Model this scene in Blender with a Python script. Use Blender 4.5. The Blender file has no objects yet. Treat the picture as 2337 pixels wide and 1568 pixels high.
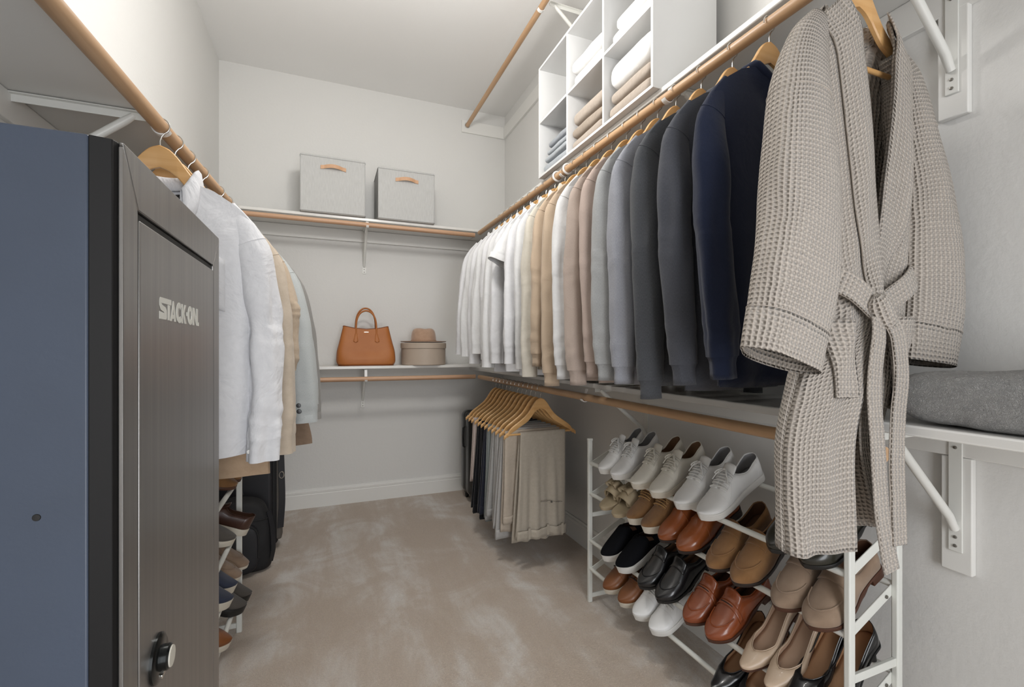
import bpy, math, random
from math import sin, cos, pi, sqrt, exp, radians, atan2, acos
from mathutils import Vector, Matrix, noise
random.seed(7)
S = bpy.context.scene
COL = S.collection
V = Vector

# ---------------------------------------------------------------- camera, light, exposure
cam_d = bpy.data.cameras.new('camera')
cam = bpy.data.objects.new('camera', cam_d)
COL.objects.link(cam)
cam.location = (0, 0, 1.18)
cam.rotation_euler = (radians(90), 0, radians(-21.83))
cam_d.sensor_width = 36.0
cam_d.lens = 1045 / 2337 * 36
cam_d.shift_y = 11 / 2337
cam_d.clip_start = 0.02
S.camera = cam
S.view_settings.view_transform = 'Standard'
S.view_settings.look = 'None'
S.view_settings.gamma = 1
S.view_settings.use_curve_mapping = False
S.view_settings.exposure = 0.12

W = bpy.data.worlds.new('world')
S.world = W
W.use_nodes = True
W.node_tree.nodes['Background'].inputs[0].default_value = (0.80, 0.88, 1.0, 1)
W.node_tree.nodes['Background'].inputs[1].default_value = 0.7


def area(name, loc, rot, sx, sy, power, color, shape='RECTANGLE', spread=pi):
    d = bpy.data.lights.new(name, 'AREA')
    d.shape = shape
    d.size = sx
    if shape in ('RECTANGLE', 'ELLIPSE'):
        d.size_y = sy
    d.energy = power
    d.color = color
    d.spread = spread
    o = bpy.data.objects.new(name, d)
    COL.objects.link(o)
    o.location = loc
    o.rotation_euler = rot
    return o


LAMP = (0.33, 1.62, 3.185)
# soft fill light added outside the unseen doorway behind the camera
area('doorway_fill', (0.35, -1.45, 1.25), (radians(90), 0, 0), 0.9, 2.0, 40, (0.96, 0.975, 1.0))
# the ceiling lamp's own light (a globe on a short stem)
_l = bpy.data.lights.new('ceiling_lamp_light', 'POINT')
_l.energy = 41; _l.color = (1.0, 0.98, 0.95); _l.shadow_soft_size = 0.14
_lo = bpy.data.objects.new('ceiling_lamp_light', _l); COL.objects.link(_lo)
_lo.location = (LAMP[0], LAMP[1], LAMP[2] - 0.60)

# ---------------------------------------------------------------- helpers
def lin(h):
    h = h.lstrip('#')
    out = []
    for k in (0, 2, 4):
        c = int(h[k:k + 2], 16) / 255
        out.append(c / 12.92 if c <= 0.04045 else ((c + 0.055) / 1.055) ** 2.4)
    return (*out, 1)


class NT:
    def __init__(s, m):
        s.t = m.node_tree
        s.b = s.t.nodes['Principled BSDF']

    def n(s, kind, **kw):
        nd = s.t.nodes.new(kind)
        for k, v in kw.items():
            if k in nd.inputs.keys():
                nd.inputs[k].default_value = v
            else:
                setattr(nd, k, v)
        return nd

    def l(s, a, b):
        s.t.links.new(a, b)

    def math(s, op, a, b=None):
        nd = s.t.nodes.new('ShaderNodeMath')
        nd.operation = op
        for k, x in enumerate((a, b)):
            if x is None:
                continue
            if isinstance(x, (int, float)):
                nd.inputs[k].default_value = x
            else:
                s.l(x, nd.inputs[k])
        return nd.outputs[0]


def mat(name, hexc, rough=0.6, metal=0.0, hex2=None, vscale=(4, 4, 4), vdetail=3, coord='Object',
        bscale=None, bdist=0.0005, bstr=0.5, sheen=0, coat=0, spec=0.5, contrast=(0.35, 0.65), double=None):
    m = bpy.data.materials.new(name)
    m.use_nodes = True
    t = NT(m)
    b = t.b
    b.inputs['Roughness'].default_value = rough
    b.inputs['Metallic'].default_value = metal
    b.inputs['Specular IOR Level'].default_value = spec
    b.inputs['Sheen Weight'].default_value = sheen
    b.inputs['Coat Weight'].default_value = coat
    b.inputs['Base Color'].default_value = lin(hexc)
    tc = t.n('ShaderNodeTexCoord')
    if hex2:
        mp = t.n('ShaderNodeMapping')
        mp.inputs['Scale'].default_value = vscale
        t.l(tc.outputs[coord], mp.inputs['Vector'])
        nz = t.n('ShaderNodeTexNoise', Scale=1.0, Detail=vdetail, Roughness=0.6)
        t.l(mp.outputs[0], nz.inputs['Vector'])
        rp = t.n('ShaderNodeValToRGB')
        rp.color_ramp.elements[0].position = contrast[0]
        rp.color_ramp.elements[1].position = contrast[1]
        rp.color_ramp.elements[0].color = lin(hexc)
        rp.color_ramp.elements[1].color = lin(hex2)
        t.l(nz.outputs[0], rp.inputs[0])
        t.l(rp.outputs[0], b.inputs['Base Color'])
    if bscale:
        mp = t.n('ShaderNodeMapping')
        mp.inputs['Scale'].default_value = bscale if isinstance(bscale, tuple) else (bscale,) * 3
        t.l(tc.outputs[coord], mp.inputs['Vector'])
        nz = t.n('ShaderNodeTexNoise', Scale=1.0, Detail=4.0, Roughness=0.6)
        t.l(mp.outputs[0], nz.inputs['Vector'])
        bp = t.n('ShaderNodeBump', Strength=bstr, Distance=bdist)
        t.l(nz.outputs[0], bp.inputs['Height'])
        t.l(bp.outputs[0], b.inputs['Normal'])
    return m


def fabric(name, h1, h2=None, heather=False, rough=0.9, wrinkle=0.0025, coord='UV'):
    """cloth: fine thread streaks, soft wrinkles in relief"""
    m = mat(name, h1, rough, hex2=h2 or h1, vscale=(900, 160, 1) if heather else (60, 60, 1), coord=coord, spec=0.2, sheen=0.15,
            contrast=(0.3, 0.7))
    t = NT(m)
    tc = t.n('ShaderNodeTexCoord')
    n1 = t.n('ShaderNodeTexNoise', Scale=9.0, Detail=4.0, Roughness=0.55, Distortion=0.6)
    t.l(tc.outputs['Object'], n1.inputs['Vector'])
    n2 = t.n('ShaderNodeTexNoise', Scale=700.0, Detail=2.0)
    t.l(tc.outputs['Object'], n2.inputs['Vector'])
    b1 = t.n('ShaderNodeBump', Strength=0.5, Distance=wrinkle * 4)
    t.l(n1.outputs[0], b1.inputs['Height'])
    b2 = t.n('ShaderNodeBump', Strength=0.35, Distance=0.0012)
    t.l(n2.outputs[0], b2.inputs['Height'])
    t.l(b1.outputs[0], b2.inputs['Normal'])
    t.l(b2.outputs[0], t.b.inputs['Normal'])
    return m


class G:
    """collects polygons with metric UVs for ONE mesh"""
    def __init__(s):
        s.v, s.f, s.u, s.m = [], [], [], []

    def add(s, pts):
        k = len(s.v)
        s.v += [tuple(p) for p in pts]
        return k

    def face(s, idx, uv=None, mi=0):
        s.f.append(tuple(idx))
        s.u.append(uv or [(s.v[i][0] + s.v[i][1] * .7, s.v[i][2] + s.v[i][1] * .3) for i in idx])
        s.m.append(mi)

    def grid(s, P, nu, nv, cu=False, cap0=False, cap1=False, mi=0, flip=False, skip=None):
        """P(i,j): nu points across, nv along; cu closes across"""
        pts = [[V(P(i, j)) for i in range(nu)] for j in range(nv)]
        k = s.add([p for r in pts for p in r])
        n = nu if cu else nu - 1
        vv = 0.0
        U = []
        for j in range(nv):
            a = [0.0]
            for i in range(n):
                a.append(a[-1] + (pts[j][(i + 1) % nu] - pts[j][i]).length)
            U.append(a)
        Umid = U[nv // 2]
        for j in range(nv - 1):
            d = sum((pts[j + 1][i] - pts[j][i]).length for i in range(0, nu, max(1, nu // 6)))
            d /= len(range(0, nu, max(1, nu // 6)))
            for i in range(n):
                if skip and skip(i, j):
                    continue
                i2 = (i + 1) % nu
                q = [k + j * nu + i, k + j * nu + i2, k + (j + 1) * nu + i2, k + (j + 1) * nu + i]
                uv = [(Umid[i], vv), (Umid[i + 1], vv), (Umid[i + 1], vv + d), (Umid[i], vv + d)]
                if flip:
                    q.reverse()
                    uv.reverse()
                s.face(q, uv, mi)
            vv += d
        if cap0:
            s.face([k + i for i in range(nu)][::1 if flip else -1], None, mi)
        if cap1:
            s.face([k + (nv - 1) * nu + i for i in range(nu)][::-1 if flip else 1], None, mi)
        return k

    def tube(s, pts, r, n=8, cap=True, mi=0, closed=False, flat=1.0, up=None):
        pts = [V(p) for p in pts]
        m = len(pts)
        rr = r if isinstance(r, (list, tuple)) else [r] * m
        frames = []
        e = V(up) if up else None
        for j in range(m):
            if closed:
                t = pts[(j + 1) % m] - pts[j - 1]
            else:
                t = pts[min(j + 1, m - 1)] - pts[max(j - 1, 0)]
            t.normalize()
            if e is None:
                e = V((0, 0, 1)) if abs(t.z) < 0.9 else V((1, 0, 0))
            e1 = (e - t * e.dot(t))
            if e1.length < 1e-6:
                e1 = V((0, 1, 0)) - t * t.y
            e1.normalize()
            e = e1
            frames.append((e1, t.cross(e1)))
        def P(i, j):
            j = j % m
            a = 2 * pi * i / n
            return pts[j] + (frames[j][0] * cos(a) * flat + frames[j][1] * sin(a)) * rr[j]
        s.grid(P, n, m + (1 if closed else 0), cu=True, cap0=cap and not closed, cap1=cap and not closed, mi=mi, flip=True)

    def strip(s, pts, wid, nrm, th=0.002, mi=0):
        """ribbon: path pts, half-width vectors wid[j], normals nrm[j]"""
        m = len(pts)
        def P(i, j):
            p = V(pts[j]); w = V(wid[j]); q = V(nrm[j]) * th / 2
            return [p - w + q, p + w + q, p + w - q, p - w - q][i]
        s.grid(P, 4, m, cu=True, cap0=True, cap1=True, mi=mi, flip=False)

    def box(s, x0, x1, y0, y1, z0, z1, mi=0):
        k = s.add([(x, y, z) for z in (z0, z1) for y in (y0, y1) for x in (x0, x1)])
        for q in ((0, 2, 3, 1), (4, 5, 7, 6), (0, 1, 5, 4), (2, 6, 7, 3), (0, 4, 6, 2), (1, 3, 7, 5)):
            s.face([k + i for i in q], None, mi)

    def lathe(s, prof, n=32, c=(0, 0, 0), mi=0, cap0=True, cap1=True, sx=1, sy=1, bend=None):
        def P(i, j):
            a = 2 * pi * i / n
            r, z = prof[j]
            return (c[0] + r * cos(a) * sx, c[1] + r * sin(a) * sy, c[2] + z + (bend(a, r) if bend else 0))
        s.grid(P, n, len(prof), cu=True, cap0=cap0, cap1=cap1, mi=mi)

    def prism(s, poly, fn, mi=0):
        """poly 2D list; fn(p,k)->3D for k=0,1"""
        n = len(poly)
        a = s.add([fn(p, 0) for p in poly])
        b = s.add([fn(p, 1) for p in poly])
        s.face([a + i for i in range(n)][::-1], None, mi)
        s.face([b + i for i in range(n)], None, mi)
        for i in range(n):
            j = (i + 1) % n
            s.face([a + i, a + j, b + j, b + i], None, mi)


def obj(name, g, mats, parent=None, loc=None, rot=None, smooth=True, bevel=0, seg=2, solid=0, soff=-1, smat=0, sub=0, weld=0, ang=40):
    me = bpy.data.meshes.new(name)
    me.from_pydata(g.v, [], g.f)
    ul = me.uv_layers.new(name='uv')
    flat = [c for q in g.u for uv in q for c in uv]
    ul.data.foreach_set('uv', flat)
    if not isinstance(mats, (list, tuple)):
        mats = [mats]
    for m in mats:
        me.materials.append(m)
    if any(g.m):
        me.polygons.foreach_set('material_index', g.m)
    if smooth:
        me.polygons.foreach_set('use_smooth', [True] * len(me.polygons))
        me.set_sharp_from_angle(angle=radians(ang))
    o = bpy.data.objects.new(name, me)
    COL.objects.link(o)
    if parent is not None:
        o.parent = parent
    if loc is not None:
        o.location = loc
    if rot is not None:
        o.rotation_euler = rot
    if weld:
        w = o.modifiers.new('weld', 'WELD'); w.merge_threshold = weld
    if bevel:
        b = o.modifiers.new('bevel', 'BEVEL'); b.width = bevel; b.segments = seg; b.limit_method = 'ANGLE'
        b.harden_normals = False
    if solid:
        b = o.modifiers.new('solid', 'SOLIDIFY'); b.thickness = solid; b.offset = soff
        if smat:
            b.material_offset = smat
    if sub:
        b = o.modifiers.new('sub', 'SUBSURF'); b.levels = sub; b.render_levels = sub
    return o


def tag(o, label=None, cat=None, group=None, kind=None):
    if label: o['label'] = label
    if cat: o['category'] = cat
    if group: o['group'] = group
    if kind: o['kind'] = kind
    return o


def thing(name, label, cat, loc=(0, 0, 0), rot=(0, 0, 0), group=None):
    o = bpy.data.objects.new(name, None)
    o.empty_display_size = 0.05
    COL.objects.link(o)
    o.location = loc
    o.rotation_euler = rot
    return tag(o, label, cat, group)


def dup(root, loc=None, rot=None, label=None, group=None):
    r = root.copy()
    COL.objects.link(r)
    if loc is not None: r.location = loc
    if rot is not None: r.rotation_euler = rot
    if label: r['label'] = label
    if group: r['group'] = group
    for ch in list(root.children):
        c = ch.copy(); COL.objects.link(c); c.parent = r
        for gch in list(ch.children):
            d = gch.copy(); COL.objects.link(d); d.parent = c
    return r


def bx(name, x0, x1, y0, y1, z0, z1, m, parent=None, bevel=0.002, seg=2, **k):
    g = G(); g.box(x0, x1, y0, y1, z0, z1)
    return obj(name, g, m, parent, bevel=bevel, seg=seg, **k)


def curve(keys, u):
    """smooth interpolation through (u, value) keys; values may be tuples"""
    n = len(keys)
    if u <= keys[0][0]: return keys[0][1]
    if u >= keys[-1][0]: return keys[-1][1]
    for k in range(n - 1):
        if keys[k][0] <= u <= keys[k + 1][0]:
            break
    u0, u1 = keys[k][0], keys[k + 1][0]
    t = (u - u0) / (u1 - u0)
    def one(f):
        p0, p1 = f(keys[k][1]), f(keys[k + 1][1])
        d = (p1 - p0) / (u1 - u0)
        def slope(i):
            if i <= 0 or i >= n - 1: return d
            a = (f(keys[i][1]) - f(keys[i - 1][1])) / (keys[i][0] - keys[i - 1][0])
            b = (f(keys[i + 1][1]) - f(keys[i][1])) / (keys[i + 1][0] - keys[i][0])
            return 0 if a * b <= 0 else 2 * a * b / (a + b)
        m0, m1 = slope(k) * (u1 - u0), slope(k + 1) * (u1 - u0)
        return (2 * t**3 - 3 * t**2 + 1) * p0 + (t**3 - 2 * t**2 + t) * m0 + (-2 * t**3 + 3 * t**2) * p1 + (t**3 - t**2) * m1
    if isinstance(keys[0][1], (tuple, list)):
        return tuple(one(lambda q, c=c: q[c]) for c in range(len(keys[0][1])))
    return one(lambda q: q)


def nz(x, y, z):
    return noise.noise(V((x, y, z)))


def sstep(a, b, x):
    t = min(1, max(0, (x - a) / (b - a)))
    return t * t * (3 - 2 * t)


# ---------------------------------------------------------------- materials
M = {}
M['wall'] = mat('wall_paint', '#dedddA', 0.85, bscale=55, bdist=0.003, bstr=0.35, spec=0.3)
M['ceil'] = mat('ceiling_paint', '#eeedeb', 0.9, bscale=40, bdist=0.002, bstr=0.25, spec=0.2)
M['white'] = mat('white_paint', '#e6e5e1', 0.45, bscale=30, bdist=0.0006, bstr=0.3)
M['shelf'] = mat('shelf_white', '#e2e1dd', 0.28, bscale=20, bdist=0.0004, bstr=0.2)
M['white_metal'] = mat('white_enamel', '#e3e3de', 0.35, spec=0.5)
M['white_plastic'] = mat('white_plastic', '#f0efec', 0.35)
M['wire'] = mat('hook_steel', '#c9c7c2', 0.25, 1.0)
M['screw'] = mat('screw_steel', '#8a8781', 0.4, 0.9)
M['dark'] = mat('dark_gap', '#141312', 0.6)


def wood(name, h1, h2, axis=0, rough=0.42):
    sc = [45, 45, 45]; sc[axis] = 2.2
    return mat(name, h1, rough, hex2=h2, vscale=tuple(sc), vdetail=5, contrast=(0.3, 0.72), bscale=tuple(x * 4 for x in sc), bdist=0.0003, bstr=0.3)


M['rod_y'] = wood('rod_wood_long', '#b08b67', '#c9a580', 1)
M['rod_x'] = wood('rod_wood_cross', '#b58d6d', '#cda687', 0)
M['hanger'] = wood('hanger_beech', '#cf9d62', '#dfb47c', 0, 0.38)

# carpet
m = mat('carpet_pile', '#b5a393', 0.97, spec=0.1, sheen=0.3)
t = NT(m)
tc = t.n('ShaderNodeTexCoord')
def cn(scale, det, dist=0.0, mp=None):
    q = t.n('ShaderNodeTexNoise', Scale=scale, Detail=det, Roughness=0.65, Distortion=dist)
    src = tc.outputs['Object']
    if mp:
        mm = t.n('ShaderNodeMapping'); mm.inputs['Scale'].default_value = mp[0]; mm.inputs['Rotation'].default_value = (0, 0, mp[1])
        t.l(src, mm.inputs['Vector']); src = mm.outputs[0]
    t.l(src, q.inputs['Vector'])
    return q.outputs[0]
big = cn(2.6, 6, 0.9)
streak = cn(1.0, 4, 0.4, ((5.5, 1.1, 1), 0.12))
fine = cn(190, 3, 1.2)
mix = t.math('ADD', t.math('MULTIPLY', big, 0.55), t.math('MULTIPLY', streak, 0.45))
rp = t.n('ShaderNodeValToRGB')
els = rp.color_ramp.elements
els[0].position = 0.42; els[0].color = lin('#d0bfae')
els[1].position = 0.62; els[1].color = lin('#ede7e0')
e = els.new(0.5); e.color = lin('#d6c7b8')
t.l(mix, rp.inputs[0])
rf = t.n('ShaderNodeValToRGB')
rf.color_ramp.elements[0].position = 0.3; rf.color_ramp.elements[0].color = (0.80, 0.79, 0.785, 1)
rf.color_ramp.elements[1].position = 0.62; rf.color_ramp.elements[1].color = (1, 1, 1, 1)
t.l(fine, rf.inputs[0])
mx = t.n('ShaderNodeMix', data_type='RGBA', blend_type='MULTIPLY')
mx.inputs[0].default_value = 1
t.l(rp.outputs[0], mx.inputs[6]); t.l(rf.outputs[0], mx.inputs[7])
t.l(mx.outputs[2], t.b.inputs['Base Color'])
bp1 = t.n('ShaderNodeBump', Strength=0.4, Distance=0.02); t.l(mix, bp1.inputs['Height'])
bp2 = t.n('ShaderNodeBump', Strength=0.9, Distance=0.006); t.l(fine, bp2.inputs['Height'])
t.l(bp1.outputs[0], bp2.inputs['Normal']); t.l(bp2.outputs[0], t.b.inputs['Normal'])
M['carpet'] = m

# ---------------------------------------------------------------- room shell
XL, XR, YB, YF, ZC = -0.707, 1.418, 3.71, -1.05, 3.185
def struct(name, g, m, **k):
    return tag(obj(name, g, m, **k), kind='structure')
def sbox(name, *a, m='wall', **k):
    return tag(bx(name, *a, M[m], bevel=k.pop('bevel', 0), **k), kind='structure')
sbox('floor', XL - .1, XR + .1, YF - 1.5, YB + .1, -0.08, 0, m='carpet')
sbox('ceiling', XL - .1, XR + .1, YF - .1, YB + .1, ZC, ZC + .08, m='ceil')
sbox('wall_left', XL - .1, XL, YF, YB + .1, 0, ZC)
sbox('wall_right', XR, XR + .1, YF, YB + .1, 0, ZC)
sbox('wall_back', XL, XR, YB, YB + .1, 0, ZC)
g = G()
g.box(XL - .1, -0.1, YF - .1, YF, 0, ZC); g.box(0.8, XR + .1, YF - .1, YF, 0, ZC); g.box(-0.1, 0.8, YF - .1, YF, 2.06, ZC)
struct('wall_front', g, M['wall'])


def baseboard(name, p0, p1, n):
    """profile swept p0->p1, n = direction into the room"""
    prof = [(0, 0), (.016, 0), (.016, .098), (.013, .103), (.013, .106), (.015, .108), (.015, .122), (.010, .127), (.010, .130), (.008, .138), (0, .138)]
    g = G()
    p0, p1, n = V(p0), V(p1), V(n)
    def P(i, j):
        d, z = prof[i]
        return (p1 if j else p0) + n * d + V((0, 0, z))
    g.grid(P, len(prof), 2, cu=True, cap0=True, cap1=True)
    return struct(name, g, M['white'], ang=20)
baseboard('baseboard_back', (XL, YB, 0), (XR, YB, 0), (0, -1, 0))
baseboard('baseboard_right', (XR, YB - .016, 0), (XR, YF, 0), (-1, 0, 0))
baseboard('baseboard_left', (XL, YF, 0), (XL, YB - .016, 0), (1, 0, 0))
# wall cleats (shelf supports) and the board ends of the high rod
k = 1
for a in ((XL, XR - .019, YB - .018, YB, 1.995, 2.083), (XL, XR - .019, YB - .018, YB, 0.95, 1.032),
          (XR - .018, XR, YF, YB, 1.995, 2.083), (XR - .018, XR, YF, YB, 0.92, 1.001),
          (XL, XL + .018, YF, 3.38, 1.71, 1.779),
          (1.03, XR, YB - .018, YB, 2.985, 3.085), (XR - .018, XR, 0.2, YB - .019, 2.985, 3.085)):
    sbox('trim_%d' % k, *a, m='white', bevel=0.002); k += 1

# ---------------------------------------------------------------- ceiling lamp (out of view, the room's light)
t_ = thing('ceiling_lamp', 'round white globe lamp hanging on a short stem from the closet ceiling', 'lamp', LAMP)
g = G(); g.lathe([(0.001, 0), (0.07, 0), (0.07, -.012), (0.055, -.025), (0.010, -.030), (0.008, -.44), (.03, -.45), (.001, -.452)], 32, cap0=False, cap1=False)
obj('lamp_base', g, M['white_metal'], t_)
lm = mat('lamp_glass', '#ffffff', 0.4)
lm.node_tree.nodes['Principled BSDF'].inputs['Emission Color'].default_value = (1, .97, .93, 1)
lm.node_tree.nodes['Principled BSDF'].inputs['Emission Strength'].default_value = 3.0
lm.node_tree.nodes['Principled BSDF'].inputs['Transmission Weight'].default_value = 0.0
g = G()
# open-bottomed glass bowl rim below the bulb
g.lathe([(.148, -.60), (.152, -.60), (.152, -.608), (.148, -.608)], 40, cap0=False, cap1=False)
obj('lamp_ring', g, M['white_metal'], t_)
for q in range(3):
    a = 2 * pi * q / 3
    g = G(); g.tube([(.02 * cos(a), .02 * sin(a), -.448), (.1 * cos(a), .1 * sin(a), -.475), (.149 * cos(a), .149 * sin(a), -.602)], .003, 6)
    obj('ring_arm', g, M['white_metal'], t_)
g = G(); g.lathe([(.001, -.452), (.02, -.46), (.034, -.485), (.036, -.505), (.028, -.525), (.001, -.536)], 24, cap0=False, cap1=False)
obj('light_bulb', g, lm, t_)

# ---------------------------------------------------------------- shelves
def shelf(name, label, x0, x1, y0, y1, z0, z1):
    return tag(bx(name, x0, x1, y0, y1, z0, z1, M['shelf'], bevel=0.004, seg=3), label, 'shelf')
shelf('wall_shelf', 'upper white shelf on the back wall carrying two grey fabric bins', XL + .001, 1.092, YB - .305, YB - .001, 2.084, 2.105)
shelf('wall_shelf', 'lower white shelf on the back wall carrying handbag and hat box', XL + .001, 1.092, YB - .305, YB - .001, 1.033, 1.054)
shelf('wall_shelf', 'long upper white shelf on the right wall under the cube organizer', 1.094, XR - .001, 0.25, YB - .001, 2.084, 2.105)
shelf('wall_shelf', 'long lower white shelf on the right wall under the hanging sweaters, holding a towel', 1.094, XR - .001, 0.25, YB - .001, 1.002, 1.024)
g = G(); g.prism([(XL + .001, -.6), (-.533, -.6), (-.322, 3.36), (XL + .001, 3.36)], lambda p, k: (p[0], p[1], 1.780 + .02 * k))
tag(obj('wall_shelf', g, M['shelf'], bevel=.004, seg=3), 'white shelf on the left wall above the black safe and hanging shirts', 'shelf')

# ---------------------------------------------------------------- rods
def rod(label, p0, p1, m, r=.0165, caps=()):
    t = thing('closet_rod', label, 'rod', p0)
    g = G()
    d = V(p1) - V(p0)
    n = 14
    g.tube([d * (k / n) for k in range(n + 1)], r, 24)
    obj('rod_pole', g, m, t)
    for c in caps:
        g = G(); q = d * c; dd = d.normalized() * .006
        g.tube([q - dd, q + dd], r + .005, 20)
        obj('end_socket', g, M['wire'], t)
    return t
RUX = lambda y: 1.092 - .010 * y            # upper right rod x at y
rod('long wooden rod on the right wall holding sweaters and shirts', (RUX(.3), .3, 2.037), (RUX(3.3), 3.3, 2.052), M['rod_y'])
rod('lower wooden rod on the right wall holding folded trousers', (1.083, .60, .957), (1.068, 3.33, .962), M['rod_y'])
rod('wooden rod near the ceiling above the cube organizer', (1.075, .2, 3.030), (1.075, YB - .019, 3.040), M['rod_y'], caps=(.998,))
rod('upper wooden rod below the back wall bin shelf', (-.69, 3.385, 2.052), (1.045, 3.385, 2.052), M['rod_x'])
rod('lower wooden rod on the back wall below the handbag shelf', (-.69, 3.385, .965), (1.05, 3.385, .962), M['rod_x'])
LRZ = 1.748
LRX = lambda y: -.476 + .054 * y
rod('wooden rod on the left wall above the black safe', (LRX(-.5), -.5, LRZ), (LRX(3.34), 3.34, LRZ), M['rod_y'], r=.0175)


# ---------------------------------------------------------------- brackets: local +x away from the wall, z=0 at the shelf underside
def bracket(label, loc, rotz, reach=.30, drop=.29, board=None, rodz=-.04, rodx=None, cup=True):
    t = thing('shelf_bracket', label, 'bracket', loc, (0, 0, rotz))
    if board:
        bx('backing_board', 0, .0175, -.03, .03, board, -.083, M['white'], t, bevel=.003)
    o = .018 if board else 0
    bx('wall_plate', o, o + .004, -.014, .014, -drop, -.002, M['white_metal'], t, bevel=.002)
    g = G(); g.box(o, reach, -.013, .013, -.005, -.002); g.box(o, reach, -.0015, .0015, -.022, -.004)
    obj('top_arm', g, M['white_metal'], t, bevel=.001)
    g = G(); g.tube([(o + .006, 0, -drop + .055), (o + .03, 0, -drop + .09), (reach - .05, 0, -.03), (reach - .03, 0, -.012)], [.009, .010, .010, .008], 10)
    obj('brace', g, M['white_metal'], t)
    for z in (-drop + .035, -drop + .014, -.06):
        g = G(); g.lathe([(.0005, .0035), (.003, .003), (.0042, 0)], 10, cap0=True, cap1=False)
        s_ = obj('screw', g, M['screw'], t, loc=(o + .004, 0, z), rot=(0, radians(90), 0))
    if cup:
        rx = rodx
        g = G()
        pts, ws, ns = [], [], []
        for k in range(15):
            a = radians(200 - k * 250 / 14)
            pass
        for k in range(17):
            a = radians(-250 + 230 * k / 16)   # cup under the rod
            pts.append((rx + .0195 * cos(a), 0, rodz + .0195 * sin(a))); ws.append((0, .009, 0)); ns.append((cos(a), 0, sin(a)))
        pts.insert(0, (rx - .012, 0, -.006)); ws.insert(0, (0, .009, 0)); ns.insert(0, (-1, 0, 0))
        g.strip(pts, ws, ns, .003)
        obj('rod_hook', g, M['white_plastic'], t)
    return t
# local x points from wall to the room
B = bracket
B('white bracket under the bin shelf in the middle of the back wall', (.255, YB, 2.084), radians(-90), .29, .33, None, 2.052 - 2.084, .325)
B('white bracket under the handbag shelf in the middle of the back wall', (.245, YB, 1.033), radians(-90), .29, .31, None, .963 - 1.033, .325)
B('large white bracket on the right wall behind the waffle robe', (XR, .632, 2.084), pi, .29, .29, -.345, 2.039 - 2.084, .334)
B('white bracket under the lower right shelf beside the shoe rack, below the grey towel', (XR, .625, 1.002), pi, .30, .31, -.36, .957 - 1.002, .336)
B('white bracket of the lower right shelf between trousers and shoe rack', (XR, 1.80, 1.002), pi, .29, .29, None, .959 - 1.002, .344)
B('white bracket under the upper right shelf beside the grey sweaters', (XR, 1.262, 2.084), pi, .29, .29, None, 2.042 - 2.084, .337)
B('white bracket under the upper right shelf below the cube organizer', (XR, 2.00, 2.084), pi, .29, .29, None, 2.045 - 2.084, .345)
B('white bracket high on the right wall holding the rod by the ceiling', (XR, 2.26, 3.086), pi, .29, .29, None, 3.036 - 3.086, .343)
B('white bracket under the left shelf above the black safe', (XL, 1.43, 1.780), 0, .28, .29, None, LRZ - 1.780, .308)
# white plastic clip rings on the upper right rod
for y, n in ((2.06, 'farther'), (1.955, 'nearer')):
    g = G()
    g.tube([(0.0225 * cos(a), 0, .0225 * sin(a)) for a in [2 * pi * k / 24 for k in range(24)]], .0055, 8, closed=True, flat=1.0)
    tag(obj('clip_ring', g, M['white_plastic'], loc=(RUX(y), y, 2.047)), 'white plastic ring on the upper right rod, %s one of two' % n, 'ring', 'white rings on the rod')
# ---------------------------------------------------------------- cube organizer
OX0, OX1, OY0, OY1, OZ0, OZ1 = 1.065, 1.360, 1.318, 2.268, 2.1055, 2.705
M['lam'] = mat('white_laminate', '#dededd', 0.45)
t = thing('cube_organizer', 'white six cube organizer on the upper right shelf with folded linen', 'organizer', (OX0, OY0, OZ0))
D, Wd, H = OX1 - OX0, OY1 - OY0, OZ1 - OZ0
T = .012
for y in (0, Wd - T):
    bx('side_panel', 0, D, y, y + T, 0, H, M['lam'], t, bevel=.0008)
bx('bottom_panel', 0, D, T, Wd - T, 0, T, M['lam'], t, bevel=.0008)
bx('top_panel', 0, D, T, Wd - T, H - T, H, M['lam'], t, bevel=.0008)
bx('back_panel', D - .004, D, T, Wd - T, T, H - T, M['lam'], t, bevel=0)
cw = (Wd - T) / 3
for k in (1, 2):
    bx('divider', 0.0005, D - .0045, k * cw, k * cw + T, T, H - T, M['lam'], t, bevel=.0008)
for k in range(3):
    bx('middle_shelf', 0.0005, D - .0045, k * cw + T, (k + 1) * cw, H / 2 - T / 2, H / 2 + T / 2, M['lam'], t, bevel=.0008)
g = G(); g.lathe([(.0005, .0008), (.003, .0006), (.0034, 0)], 10, cap1=False)
obj('peg_hole', g, M['screw'], t, loc=(.155, 0, .56), rot=(radians(90), 0, 0))


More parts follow.
